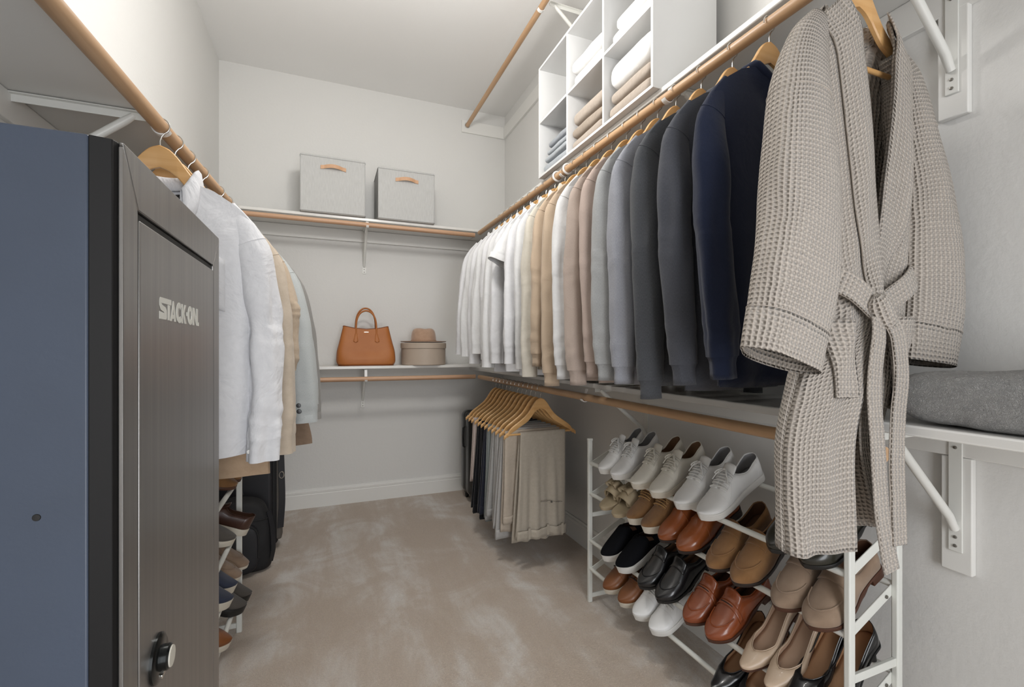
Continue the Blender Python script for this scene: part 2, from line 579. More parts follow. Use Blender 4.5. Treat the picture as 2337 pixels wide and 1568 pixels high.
# ---------------------------------------------------------------- folded cloth: a layered fold, opening edge towards the room (-x local)
def folded(label, cat, m, x0, x1, y0, y1, z0, h, layers=2, seed=0, group=None, name='folded_towel', slump=.0):
    t = thing(name, label, cat, ((x0 + x1) / 2, (y0 + y1) / 2, z0), (0, 0, random.uniform(-.03, .03)), group)
    hx, hy = (x1 - x0) / 2, (y1 - y0) / 2
    lh = h / layers
    for L in range(layers):
        g = G()
        rr = lh * .5
        n, mm = 26, 18
        jx, jy = random.uniform(-.006, .002), random.uniform(-.006, .006)
        def P(i, j):
            # rounded cross-section in x-z swept along y
            a = 2 * pi * i / n
            ca, sa = cos(a), sin(a)
            ex = abs(ca) ** .35 * (1 if ca > 0 else -1); ez = abs(sa) ** .6 * (1 if sa > 0 else -1)
            v = j / (mm - 1) * 2 - 1
            endr = (1 - abs(v) ** 9) ** .3 if abs(v) < 1 else 0.02
            y = v * hy * (1 - .0 * L) + jy
            x = ex * (hx - .004) * (.975 + .025 * endr) + jx
            z = rr + ez * rr * (.35 + .65 * endr)
            w = nz(x * 9 + seed * 3.1, y * 9, L * 2.7 + seed)
            z += w * .006 * (1 if z > rr else .2)
            x += nz(y * 14, z * 30 + seed, L) * .004
            z -= slump * abs(v) ** 2 * (L + 1) / layers
            return (x, y, max(0.0005, z + L * lh * .97))
        g.grid(P, n, mm, cu=True, cap0=True, cap1=True)
        obj('fold_layer', g, m, t, sub=1, ang=180)
    return t
M['towel_white'] = fabric('towel_white', '#dedddb', '#e4e3e1', wrinkle=.002)
M['linen_beige'] = fabric('linen_beige', '#978a7d', '#a29587', wrinkle=.002)
M['linen_beige2'] = fabric('linen_beige_light', '#a5998c', '#aea297', wrinkle=.002)
M['linen_grey'] = fabric('linen_grey', '#8f9399', '#9a9ea3', wrinkle=.002)
M['linen_grey2'] = fabric('linen_grey_light', '#a3a8ad', '#aeb2b6', wrinkle=.002)
yc = lambda k: OY0 + k * cw + T + .012       # cube start
ye = lambda k: OY0 + (k + 1) * cw - .012
zl, zu = OZ0 + T, OZ0 + H / 2 + T / 2
fx0, fx1 = OX0 + .012, OX1 - .015
S_ = folded
# near column (k=0), middle (1), far (2)
S_('folded beige linen at the bottom of the nearest lower cube', 'linen', M['linen_beige2'], fx0, fx1, yc(0), ye(0), zl, .062, 1, 1, 'folded beige linen', 'folded_linen')
S_('folded beige linen in the nearest lower cube directly beneath the white towel', 'linen', M['linen_beige2'], fx0 + .004, fx1, yc(0) + .005, ye(0), zl + .063, .058, 1, 2, 'folded beige linen', 'folded_linen')
S_('thick white towel on beige linen in the nearest lower cube', 'towel', M['towel_white'], fx0, fx1, yc(0), ye(0), zl + .122, .115, 1, 3, 'folded white towels')
S_('folded white towel at the bottom of the nearest upper cube', 'towel', M['towel_white'], fx0, fx1, yc(0), ye(0) - .02, zu, .055, 1, 4, 'folded white towels')
S_('folded white towel on top in the nearest upper cube', 'towel', M['towel_white'], fx0 + .006, fx1, yc(0) + .004, ye(0) - .03, zu + .056, .06, 1, 5, 'folded white towels')
S_('folded beige linen at the bottom of the middle lower cube', 'linen', M['linen_beige2'], fx0, fx1, yc(1), ye(1), zl, .055, 1, 6, 'folded beige linen', 'folded_linen')
S_('folded beige linen halfway up the pile in the middle lower cube', 'linen', M['linen_beige'], fx0 + .003, fx1, yc(1), ye(1), zl + .056, .058, 1, 7, 'folded beige linen', 'folded_linen')
S_('folded beige linen on top of the pile in the middle lower cube', 'linen', M['linen_beige2'], fx0, fx1, yc(1), ye(1), zl + .115, .07, 1, 8, 'folded beige linen', 'folded_linen')
S_('folded white towel at the bottom of the middle upper cube', 'towel', M['towel_white'], fx0, fx1, yc(1), ye(1) - .02, zu, .06, 1, 9, 'folded white towels')
S_('folded white towel on top in the middle upper cube', 'towel', M['towel_white'], fx0, fx1, yc(1), ye(1), zu + .061, .075, 1, 10, 'folded white towels')
for k, (mm_, h, nm) in enumerate(((M['linen_grey2'], .052, 'at the bottom of the pile'), (M['linen_grey2'], .036, 'second from the bottom of the pile'), (M['linen_grey2'], .034, 'third from the bottom of the pile'), (M['linen_grey'], .040, 'topmost, darkest of the pile'))):
    S_('folded grey jeans in the far lower cube, %s' % nm, 'jeans', mm_, fx0 + .003 * k, fx1, yc(2) + .004 * k, ye(2) - .012 * k, zl + (0, .053, .090, .125)[k], h, 1, 11 + k, 'folded grey jeans', 'folded_jeans')

# ---------------------------------------------------------------- grey terry towel on the lower shelf
m = mat('terry_grey', '#a09f9e', 0.98, hex2='#adacaa', vscale=(40, 40, 40), sheen=.4, spec=.1)
t = NT(m)
tc = t.n('ShaderNodeTexCoord')
w1 = t.n('ShaderNodeTexNoise', Scale=190.0, Detail=3.0, Roughness=.7, Distortion=2.0)
t.l(tc.outputs['Object'], w1.inputs['Vector'])
b1 = t.n('ShaderNodeBump', Strength=1.0, Distance=.009)
t.l(w1.outputs[0], b1.inputs['Height']); t.l(b1.outputs[0], t.b.inputs['Normal'])
M['terry'] = m
t = thing('folded_towel', 'thick grey fluffy terry towel folded on the lower right shelf', 'towel', (1.250, .430, 1.0245))
g = G()
n, mm_ = 150, 130
hx, hy, lh = .150, .172, .112
def P(i, j):
    a = 2 * pi * i / n
    ca, sa = cos(a), sin(a)
    # rolled far end: rounded section in y-z swept along x
    ey = abs(ca) ** .45 * (1 if ca > 0 else -1); ez = abs(sa) ** .62 * (1 if sa > 0 else -1)
    v = j / (mm_ - 1) * 2 - 1
    er = (1 - abs(v) ** 7) ** .42 if abs(v) < 1 else 0.02
    x = v * hx; y = ey * hy * (.94 + .06 * er)
    z = lh / 2 + ez * lh / 2 * (.25 + .75 * er)
    groove = exp(-((z - lh * .5) / .005) ** 2) * .010 * (1 - max(0, ey)) * .5
    q = V((x, y, z))
    d = noise.noise(q * 160) * .0014 + noise.noise(q * 14) * .006
    sag = .012 * noise.noise(q * 6 + V((3, 3, 3))) * z / lh
    return (x * (1 + .0) + .3 * d * v, y + ey * (d - groove), max(.0006, z + ez * d + sag))
g.grid(P, n, mm_, cu=True, cap0=True, cap1=True)
obj('towel_body', g, M['terry'], t, ang=180)

# ---------------------------------------------------------------- fabric bins
M['bin'] = mat('bin_canvas', '#bcbcba', 0.9, hex2='#c6c6c4', vscale=(160, 160, 20), bscale=420, bdist=.0008, bstr=.5, spec=.2)
M['bin_edge'] = mat('bin_binding', '#b4b4b3', 0.9, bscale=500, bdist=.0005)
M['strap'] = mat('tan_strap', '#c79b78', 0.55, hex2='#d3a986', vscale=(20, 20, 20), bscale=200, bdist=.0003)
def bin_(label, x, yf, w, h, d, rz):
    t = thing('storage_bin', label, 'storage bin', (x + w / 2, yf + d / 2, 2.1055), (0, 0, rz), 'grey fabric storage bins')
    g = G(); g.box(-w / 2, w / 2, -d / 2, d / 2, 0.001, h)
    obj('bin_body', g, M['bin'], t, bevel=.007, seg=3)
    q = [(-w / 2, -d / 2), (w / 2, -d / 2), (w / 2, d / 2), (-w / 2, d / 2)]
    def seam_(nm, pts_):
        g = G(); g.tube(pts_, .0022, 6); obj(nm, g, M['bin_edge'], t)
    e = .0012
    for z, nm in ((.008, 'bottom_piping'), (h - .012, 'top_piping')):
        g = G(); g.tube([(a_ + (e if a_ > 0 else -e), b_ + (e if b_ > 0 else -e), z) for a_, b_ in ((-w / 2, -d / 2 + .007), (-w / 2 + .007, -d / 2), (w / 2 - .007, -d / 2), (w / 2, -d / 2 + .007), (w / 2, d / 2), (-w / 2, d / 2))], .0024, 6, closed=True)
        obj(nm, g, M['bin_edge'], t)
    for sx in (-1, 1):
        seam_('corner_piping', [(sx * (w / 2 - .0018), -d / 2 + .0018, .008), (sx * (w / 2 - .0018), -d / 2 + .0018, h - .01)])
    g = G()
    pts, ws, ns = [], [], []
    for k in range(15):
        u = k / 14 * 2 - 1
        bulge = (1 - min(1, abs(u) / .72) ** 2) * .022 if abs(u) < .72 else 0
        pts.append((u * .082, -d / 2 - .0045 - bulge, h - .082 + (.008 * (1 - u * u))))
        ws.append((0, 0, .0125)); ns.append((0, -1, 0))
    g.strip(pts, ws, ns, .003)
    obj('strap_handle', g, M['strap'], t, bevel=.0006)
    return t
bin_('grey fabric storage bin with tan strap handle, farther from the organizer', -.178, 3.383, .418, .392, .30, 0)
bin_('grey fabric storage bin with tan strap handle, closer to the organizer', .328, 3.383, .405, .375, .30, 0)

# ---------------------------------------------------------------- handbag
M['tan'] = mat('tan_leather', '#a9652f', 0.5, hex2='#b06c35', vscale=(7, 7, 7), bscale=260, bdist=.0004, bstr=.4, coat=.0, spec=.4)
M['tan_edge'] = mat('tan_leather_edge', '#7d431d', 0.45)
M['gold'] = mat('pale_metal', '#d9cfc0', 0.25, 1.0)
t = thing('handbag', 'tan leather tote handbag with two arched handles on the back shelf', 'handbag', (.256, 3.535, 1.0545))
g = G()
n, mm_ = 64, 26
BW, BH, BD = .205, .292, .105
def bagP(i, j):
    a = 2 * pi * i / n
    v = j / (mm_ - 1)
    ca, sa = cos(a), sin(a)
    ex = abs(ca) ** .30 * (1 if ca > 0 else -1); ey = abs(sa) ** .45 * (1 if sa > 0 else -1)
    w = curve([(0, BW * .93), (.12, BW), (.3, BW * .99), (.6, BW * .90), (1, BW * .775)], v)
    d = curve([(0, BD * .96), (.1, BD), (.4, BD * .8), (.8, BD * .42), (1, BD * .30)], v)
    x = ex * w
    y = ey * d
    s = x / w
    if v < .15: pass
    y *= 1 - .18 * sstep(.1, .45, v) * (1 - s * s) * sstep(1, .5, v)   # front leans in
    z = v * (BH - .026 * v * v * (1 - min(1, abs(s)) ** 2) * (1 if True else 0) - .01 * v * (1 - abs(ey)))
    y += .004 * nz(x * 8, z * 8, ey * 2)
    return (x, y, z)
g.grid(bagP, n, mm_, cu=True, cap0=True)
def bag_front(x, v):
    w = curve([(0, BW * .93), (.12, BW), (.3, BW * .99), (.6, BW * .90), (1, BW * .775)], v)
    ca = min(1, abs(x) / w) ** (1 / .3)
    a = acos(ca) * (1 if True else 0)
    i = n * (1 - a / (2 * pi))
    return bagP(i if x > 0 else n * (.5 + a / (2 * pi)), v * (mm_ - 1))[1]
obj('bag_body', g, [M['tan'], M['tan']], t, solid=.004, sub=1, ang=60)
g = G()
g.tube([bagP(i, mm_ - 1) for i in range(n)], .0026, 6, closed=True)
obj('top_edge', g, M['tan_edge'], t)
g = G(); g.tube([V(bagP(i, 0)) + V((0, 0, .003)) for i in range(n)], .003, 6, closed=True)
obj('bottom_edge', g, M['tan_edge'], t)
for sx in (-1, 1):
    g = G(); g.tube([V(bagP(3 * n // 4 + sx * 13, j)) + V((0, -.0012, 0)) for j in range(mm_)], .0018, 6)
    obj('side_seam', g, M['tan_edge'], t)
for sy, top in ((-1, .128), (1, .150)):
    yb = sy * .028
    g = G()
    pts = []
    for k in range(29):
        a = pi * k / 28
        pts.append((-.071 * cos(a) * (1 + .06 * sin(a)), yb * (1 - .35 * sin(a)) + sy * .006, BH - .045 + (top + .025) * sin(a) ** .72))
    if sy < 0:
        pts = [(-.071, -.041, BH - .075)] + pts + [(.071, -.041, BH - .075)]
    g.tube(pts, .0063, 10)
    hd = obj('bag_handle', g, M['tan'], t)
    if sy < 0:
        for sx in (-1, 1):
            g = G()
            def PP(i, j):
                v = j / 9; a = 2 * pi * i / 16
                wv = .0085 + .011 * v ** 1.3
                if v > .8: wv *= sqrt(max(.02, 1 - ((v - .8) / .2) ** 2))
                zz = BH - .062 - .062 * v
                yy = bag_front(sx * .071 + sx * .004 * v, zz / BH) - .002
                return (sx * .071 + sx * .004 * v + wv * cos(a), yy + .012 * (1 - v) * 0 + .004 * sin(a), zz)
            g.grid(PP, 16, 10, cu=True, cap0=True, cap1=True)
            obj('handle_tab', g, M['tan'], hd)
_y = bag_front(0, .85)
bx('name_bar', -.016, .016, _y - .0018, _y + .002, BH - .050, BH - .046, M['gold'], t, bevel=.0005)

# ---------------------------------------------------------------- hat box and hat
M['box'] = mat('hatbox_card', '#b3a393', 0.55, hex2='#baaa9a', vscale=(3, 3, 3), bscale=160, bdist=.0003)
M['felt'] = mat('hat_felt', '#b0917a', 0.95, hex2='#b99a83', vscale=(30, 30, 30), sheen=.4, spec=.1, bscale=500, bdist=.0004)
M['felt_band'] = mat('hat_band', '#a5836b', 0.8)
hb = (.680, 3.530, 1.0545)
t = thing('hat_box', 'round taupe hat box with lid on the back shelf beside the handbag', 'box', hb)
g = G(); g.lathe([(.001, 0), (.163, 0), (.167, .004), (.167, .132), (.001, .132)], 64)
obj('box_body', g, M['box'], t, ang=30)
g = G(); g.lathe([(.168, .1255), (.1725, .1265), (.1725, .163), (.170, .167), (.001, .168)], 64, cap0=False)
obj('box_lid', g, M['box'], t, ang=30)
t = thing('felt_hat', 'tan felt fedora with pinched crown resting on the hat box', 'hat', (hb[0], hb[1], hb[2] + .1685))
g = G()
def br(a, r): return .004 * cos(2 * a) * (max(0, r - .1) / .08)
g.lathe([(.090, .003), (.10, .0012), (.14, .002), (.168, .006), (.1735, .0085), (.1735, .0115), (.168, .0095), (.14, .005), (.10, .0045), (.095, .008), (.090, .012)], 64, cap0=False, cap1=False, sy=.94, bend=lambda a, r: .006 * (1 + cos(2 * a)) * 0)
obj('hat_brim', g, M['felt'], t, ang=60)
g = G()
prof = [(.0950, .006), (.0955, .02), (.094, .045), (.090, .075), (.083, .095), (.070, .108), (.050, .113), (.022, .111), (.001, .109)]
def HP(i, j):
    a = 2 * pi * i / 56
    r, z = prof[j]
    x, y = r * cos(a), r * sin(a) * 1.05
    k = z / .113
    z -= .007 * exp(-(x / .030) ** 2) * max(0, (k - .55) / .45)      # centre crease
    fr = max(0, -sin(a)) ** 2
    x *= 1 - .10 * fr * k
    return (x, y, z)
g.grid(HP, 56, len(prof), cu=True, cap1=True)
obj('hat_crown', g, M['felt'], t, sub=1, ang=180)
g = G(); g.lathe([(.0962, .008), (.0974, .009), (.0970, .018), (.0956, .019)], 56, cap0=False, cap1=False, sy=1.05)
obj('hat_band', g, M['felt_band'], t)

# ---------------------------------------------------------------- safe
SX, SY0, SY1, SH = -.208, .597, 1.069, 1.40
M['safe_side'] = mat('safe_side_reflected_blue', '#3d4553', 0.42, hex2='#424b5b', vscale=(3, 3, 3), bscale=90, bdist=.0008, bstr=.25)  # grey paint, with a blue daylight reflection put into its colour
M['safe_dark'] = mat('safe_corner_black', '#121111', 0.6, spec=.25)
# brushed steel
m = mat('brushed_steel', '#8c8a88', 0.33, 0.85, hex2='#979491', vscale=(90, 90, 1.0), vdetail=4, bscale=(700, 700, 3), bdist=.0004, bstr=.25)
M['steel'] = m
M['safe_white'] = mat('logo_print', '#c9c8c0', 0.5)
t = thing('gun_safe', 'tall dark steel safe with brushed metal door beside the left wall', 'safe', (-.45, SY0, 0))
ox = .45
def lx(x): return x + ox
g = G()
d_ = .021
pl = [(-.69, 0), (-.229, 0), (-.229, SY1 - SY0), (-.69, SY1 - SY0)]
g.prism([(lx(a), b) for a, b in pl], lambda p, k: (p[0], p[1], .004 + k * (SH - .004)))
obj('safe_body', g, M['safe_side'], t, bevel=.002)
# dark rounded front corners
g = G()
g.prism([(lx(-.229), 0.0005), (lx(-.2105), .005), (lx(-.2085), .0115), (lx(-.2085), SY1 - SY0 - .004), (lx(-.229), SY1 - SY0 - .0005)], lambda p, k: (p[0], p[1], .004 + k * (SH - .0042)))
obj('front_corner', g, M['safe_dark'], t, bevel=.001)
# frame of four mitred pieces around the door opening
a0, a1 = .012, SY1 - SY0 - .0005
b0, b1 = .052, .424
z0, z1, zi0, zi1 = .004, SH, .12, 1.337
gap = .0018
def plate(name, poly, m, x0=lx(-.2085), x1=lx(-.2035), par=t, bev=.0012):
    g = G(); g.prism(poly, lambda p, k: (x1 if k else x0, p[0], p[1]))
    return obj(name, g, m, par, bevel=bev)
plate('frame_panel', [(a0, z1), (b0 + gap, zi1 + gap), (b1, zi1 + gap), (a1, z1)], M['steel'])
plate('frame_panel', [(a0, z0), (b0, zi0), (b0, zi1), (a0, z1 - gap * 2.2)], M['steel'])
plate('frame_panel', [(b1, zi0), (a1, z0), (a1, z1 - .0), (b1, zi1)], M['steel'])
plate('frame_panel', [(a0, z0), (a1, z0), (b1, zi0 - gap), (b0, zi0 - gap)], M['steel'])
bx('door_recess', lx(-.2085), lx(-.2075), b0, b1, zi0, zi1, M['dark'], t, bevel=0)
dr = plate('safe_door', [(b0 + .005, zi0 + .004), (b1 - .0035, zi0 + .004), (b1 - .0035, zi1 - .009), (b0 + .005, zi1 - .009)], M['steel'], lx(-.2072), lx(-.2032), bev=.0015)
# printed name, thin raised white lettering
xl = lx(-.2030)
def lsh(px): return px * .983 - SY0
# the S with its long top bar that makes the T's arm, then the condensed letters
ZA, ZB = 1.203, 1.2475
def blk(polys, name='logo_letter'):
    g = G()
    for q_, poly in enumerate(polys):
        g.prism(poly, lambda p, k: (xl + (.0003 + .00003 * q_ + .00004 * len(dr.children)) * k, lsh(p[0]), 1.18 + (p[1] - 1.18) * .983))
    return obj(name, g, M['safe_white'], dr, smooth=False)
def P2(y, z, y0, y1, za=ZA, zb=ZB): return (y0 + y * (y1 - y0), za + z * (zb - za))
def letter(polys, y0, y1, za=ZA, zb=ZB):
    return blk([[P2(a, b, y0, y1, za, zb) for a, b in poly] for poly in polys])
def arc(cx, cy, rx, ry, a0, a1, n=12, w=.3, wy=.2):
    """ring segment as quads"""
    out = []
    for k in range(n):
        t0, t1 = radians(a0 + (a1 - a0) * k / n), radians(a0 + (a1 - a0) * (k + 1) / n)
        o0, o1 = (cx + rx * cos(t0), cy + ry * sin(t0)), (cx + rx * cos(t1), cy + ry * sin(t1))
        i0, i1 = (cx + (rx - w) * cos(t0), cy + (ry - wy) * sin(t0)), (cx + (rx - w) * cos(t1), cy + (ry - wy) * sin(t1))
        out.append([o0, o1, i1, i0])
    return out
letter([[(.10, 1), (1.65, 1), (1.65, .74), (.10, .74)], [(0, .80), (.03, .93), (.10, 1), (.10, .74)], [(0, .80), (.10, .74), (.34, .72), (.34, .66), (.02, .62)],
        [(.02, .62), (.34, .66), (.80, .58), (.62, .34), (.20, .42)], [(.80, .58), (.97, .44), (1, .30), (.62, .34)], [(1, .30), (1, .12), (.92, .02), (.80, 0), (.62, .34)],
        [(0, .35), (.62, .30), (.80, 0), (0, 0)]], .7306, .7605, 1.2190, 1.2480)
letter([[(0, 0), (1, 0), (1, 1), (0, 1)]], .7645, .7742, 1.2190, 1.2400)
letter([[(.42, 1), (.60, 1), (.30, 0), (0, 0)], [(.42, 1), (.60, 1), (1, 0), (.68, 0)], [(.22, .12), (.78, .12), (.70, .32), (.30, .32)], [(.42, 1), (.60, 1), (.64, .56), (.36, .56)]], .7752, .8015, 1.2185, 1.2475)
letter(arc(.58, .5, .58, .5, 42, 318, 18, .36, .26), .8015, .8270, 1.2175, 1.2480)
letter([[(0, 0), (.30, 0), (.30, 1), (0, 1)], [(.22, .42), (.60, 1), (.98, 1), (.48, .44)], [(.26, .58), (.48, .62), (1.05, 0), (.66, 0)]], .8285, .8520, 1.2180, 1.2470)
letter([[(0, 0), (1, 0), (1, 1), (0, 1)]], .8530, .8590, 1.2305, 1.2365)
letter(arc(.5, .5, .5, .5, 0, 360, 24, .29, .25), .8605, .8870, 1.2175, 1.2475)
letter([[(0, 0), (.28, 0), (.28, 1), (0, 1)], [(.72, 0), (1, 0), (1, 1), (.72, 1)], [(0, 1), (.30, 1), (1, 0), (.70, 0)]], .8895, .9200, 1.2180, 1.2465)
letter([[(0, 0), (1, 0), (1, 1), (0, 1)]], .9225, .9265, 1.2180, 1.2240)
# lock dial and bolt hole
M['dial'] = mat('dial_dark_chrome', '#3a3c3c', 0.2, .9)
M['dial_face'] = mat('dial_face', '#c3bfb4', .45)
dl = None
g = G(); g.lathe([(.030, 0), (.030, .003), (.026, .005), (.001, .005)], 40, cap0=True)
dl = obj('lock_plate', g, M['dial'], t, loc=(lx(-.2032), .114, .784), rot=(0, radians(90), 0))
g = G(); g.lathe([(.0155, .005), (.0155, .013), (.0135, .015), (.001, .015)], 32)
obj('lock_knob', g, M['dial'], dl)
g = G(); g.lathe([(.0128, .0151), (.0124, .0165), (.001, .0168)], 32)
obj('lock_cap', g, M['dial_face'], dl)
bx('key_flap', .019, .024, -.006, .006, .004, .0075, M['wire'], dl, bevel=.001)
g = G(); g.lathe([(.001, .001), (.0032, .0008), (.0036, 0)], 14)
obj('bolt_hole', g, M['dark'], t, loc=(lx(-.269), 0, 1.012), rot=(radians(90), 0, 0))
# ---------------------------------------------------------------- wooden hangers; local origin = rod centre, x along the shoulders
HT, HD, HW = -.050, .168, .216     # top of the wood, shoulder drop, half width
HK = [(0, 0), (.018, .007), (.037, .025), (.057, .054), (.075, .078), (.095, .097), (.13, .122), (.18, .154), (.216, .176), (.30, .235)]
_hz = {}
def hz(x):
    k = round(abs(x), 5)
    if k not in _hz: _hz[k] = HT - curve(HK, k)
    return _hz[k]
def make_hanger_meshes():
    g = G()
    n = 61
    def P(i, j):
        u = j / (n - 1) * 2 - 1
        x = u * HW
        zt = hz(x)
        h = .056 - .024 * sstep(.05, .6, abs(u)) 
        tip = sstep(.66, 1.0, abs(u))
        zt -= .016 * tip * tip
        h *= 1 - .40 * tip
        if .86 < abs(u) < .93: zt -= .006 * sin((abs(u) - .86) / .07 * pi)     # strap notch
        y0 = -.004 * abs(u) ** 1.6
        th = .006 * (1 - .25 * tip)
        q = [(th, zt - .003), (th * .6, zt), (-th * .6, zt), (-th, zt - .003), (-th, zt - h + .004), (-th * .6, zt - h), (th * .6, zt - h), (th, zt - h + .004)][i]
        return (x, y0 + q[0], q[1])
    g.grid(P, 8, n, cu=True, cap0=True, cap1=True)
    body = g
    g2 = G()
    xb = HW * .94
    g2.tube([(-xb, -.004, hz(xb) - .020), (-xb * .5, -.003, hz(xb) - .021), (xb * .5, -.003, hz(xb) - .021), (xb, -.004, hz(xb) - .020)], .0055, 10)
    g3 = G()
    pts = [(0, 0, HT - .006), (0, 0, HT + .012)]
    r = .0205
    for k in range(21):
        a = radians(-62 + 250 * k / 20)
        pts.append((r * cos(a) * 1.0, 0, r * sin(a)))
    pts.insert(2, (.004, 0, HT + .024))
    g3.tube(pts, .0017, 7)
    return body, g2, g3
_b, _bar, _hk = make_hanger_meshes()
HPROTO = thing('wooden_hanger', 'proto', 'hanger')
obj('hanger_body', _b, M['hanger'], HPROTO)
obj('trouser_bar', _bar, M['hanger'], HPROTO)
obj('hanger_hook', _hk, M['wire'], HPROTO, rot=(0, 0, 0))
_used = [False]
def hanger(loc, rz, label, group, flip=False):
    rot = (0, 0, rz + (pi if flip else 0))
    if not _used[0]:
        _used[0] = True
        HPROTO.location = loc; HPROTO.rotation_euler = rot; tag(HPROTO, label, 'hanger', group)
        return HPROTO
    return dup(HPROTO, loc, rot, label, group)


# ---------------------------------------------------------------- tops: shirts, sweaters, jackets
def zsh(x, hw):
    z = hz(x) + .005
    a = abs(x)
    if a > HW * .93: z -= (a - HW * .93) * .25
    e = max(0, a - (hw - .05))
    return z + .004 - .016 * (1 - sstep(XN, XN + .05, a)) - e * e * 9
XN, YN = .076, .036
def top(name, label, cat, loc, rz, m, hw=.215, hem=-.94, hemw=None, th=.032, slv=.66, r0=.05, r1=.036, flare=.03, fwd=-.02, lean=0.0,
        kind='sweater', seed=1, group=None, m2=None, detail=1, fold=1.0, short=False, sl_y=1.0, extras=None, neck=(.055, .010), inner=True, slvR=True, aisle=-1, wst=.88, gap=14, leaf=0.0, yn=.024):
    """local frame as the hanger: x along the shoulders, -y is the front. Returns the thing"""
    rnd = random.Random(seed)
    t = thing(name, label, cat, loc, (0, 0, rz), group)
    m2 = m2 or m
    hemw = hemw or hw * .90
    ph = [rnd.uniform(0, 6.28) for _ in range(8)]
    N, R = (72, 40) if detail else (44, 26)
    HX = lambda v: hw + (hw * wst - hw) * sstep(.02, .28, v) + (hemw - hw * wst) * sstep(.28, 1, v)
    def drape(x, v, side):
        A = fold * sstep(.08, .8, v)
        d = A * (.006 * sin(15 * x + ph[0] + 1.2 * v) + .005 * sin(31 * x + ph[1] - 1.7 * v + side) + .003 * sin(52 * x + ph[2] + 2 * v))
        d += .007 * fold * nz(x * 6 + seed, v * 3, side * 2) * sstep(.03, .3, v)
        return d + lean * v
    def surf(x, v, side):
        h = HX(v)
        s = min(1, abs(x) / h)
        prof = (1 - s ** 3.2) ** .55
        T = .0125 + (th - .0125) * sstep(0, .16, v) + th * .25 * v
        y = T * prof + .004 * (1 - sstep(0, .2, v))
        if abs(x) < XN:
            o = sqrt(1 - (x / XN) ** 2)
            y += yn * o * (1 - sstep(0, .10, v))
        z0 = zsh(max(abs(x), XN), hw)
        if abs(x) < XN:
            z0 -= (neck[0] if side < 0 else neck[1]) * (1 - (x / XN) ** 2) * (1 if side < 0 else 1)
        z = z0 + (hem - z0) * v
        z += .006 * nz(x * 5, seed * 1.3, side) * v * fold
        return V((x, side * y + drape(x, v, side), z))
    def P(i, j):
        a = 2 * pi * i / N
        ca = cos(a)
        v = (j / (R - 1)) ** 1.15
        x = HX(v) * (abs(ca) ** .8) * (1 if ca > 0 else -1)
        return surf(x, v, -1 if a > pi else 1)
    g = G()
    g.grid(P, N, R, cu=True, flip=True)
    body = obj('body', g, m, t, ang=180)
    # sleeves
    for sx in (-1, 1):
        if sx == -aisle and not slvR: continue
        fl = flare if sx == aisle else min(flare, .03) * .3
        if sx == -aisle: pass
        L = slv
        zs = zsh(hw, hw)
        keys = [(-.02, (hw - .070, 0, zsh(hw - .07, hw) - .026, .030, .010)),
                (.03, (hw - .022, 0, zs - .020, .036, th * .62)),
                (.10, (hw + .000, fwd * .08, zs - .075, .044, th * .95)),
                (.22, (hw + .006 + fl * .2, fwd * .25, zs - .17, r0, r0 * .82 * sl_y)),
                (.55, (hw + .010 + fl * .55, fwd * .65, zs - L * .55, r0 * .93, r0 * .80 * sl_y)),
                (.85, (hw + .004 + fl * .88, fwd * .95, zs - L * .86, (r0 + r1) / 2, (r0 + r1) / 2 * .85 * sl_y)),
                (1, (hw + fl, fwd, zs - L, r1, r1 * .88 * sl_y))]
        if short:
            keys = keys[:4]
            keys[-1] = (1, (hw + .05, fwd * .2, zs - .19, .062, .045)); keys[1] = (.2, keys[1][1]); keys[2] = (.5, keys[2][1])
        nS, rS = (36, 52) if detail else (22, 30)
        cen = []
        for j in range(rS):
            w = -.02 + 1.02 * j / (rS - 1)
            q = curve(keys, w)
            cen.append(q)
        def SP(i, j, sx=sx):
            q = cen[j]
            qa, qb = cen[max(0, j - 1)], cen[min(rS - 1, j + 1)]
            tn = V((qb[0] - qa[0], qb[1] - qa[1], qb[2] - qa[2])).normalized()
            e2 = V((0, 1, 0)); e2 = (e2 - tn * tn.y).normalized()
            e1 = e2.cross(tn)
            if e1.x < 0: e1 = -e1
            a = 2 * pi * i / nS * (1 if sx > 0 else -1)
            w = j / (rS - 1)
            A = fold * sstep(.05, .4, w)
            k = 1 + A * (.08 * sin(3 * a + ph[3] + 2.2 * w) + .05 * sin(5 * a + ph[4] - 3 * w))
            k += .10 * fold * nz(cos(a) * 1.3 + seed, sin(a) * 1.3, w * 6 + ph[5]) * sstep(.05, .3, w)
            # gathered wrinkles above the wrist and at the elbow
            k += .035 * fold * sin(w * 70 + 2.0 * sin(a + ph[6])) * (exp(-((w - .90) / .07) ** 2) + .6 * exp(-((w - .52) / .08) ** 2))
            p = V((q[0], q[1], q[2])) + e1 * q[3] * cos(a) * k + e2 * q[4] * sin(a) * k
            p.y += .006 * fold * sin(w * 5 + ph[7]) * w
            return (p.x * sx, p.y, p.z)
        g = G(); g.grid(SP, nS, rS, cu=True, cap0=False, cap1=False)
        so = obj('sleeve', g, m, t, ang=180)
        if detail and not short:
            js = max(3, int(rS * .085))
            g = G(); g.tube([V(SP(i, js)) + (V(SP(i, js)) - V(cen[js][:3])*1 if sx > 0 else V(SP(i, js)) - V((-cen[js][0], cen[js][1], cen[js][2]))).normalized() * .0002 for i in range(nS)], .0013, 5, closed=True)
            obj('armhole_seam', g, m, so)
        # cuff
        j = rS - 1
        base = [V(SP(i, j)) for i in range(nS)]
        c = sum(base, V()) / nS
        tn = (c - sum((V(SP(i, j - 3)) for i in range(nS)), V()) / nS).normalized()
        g = G()
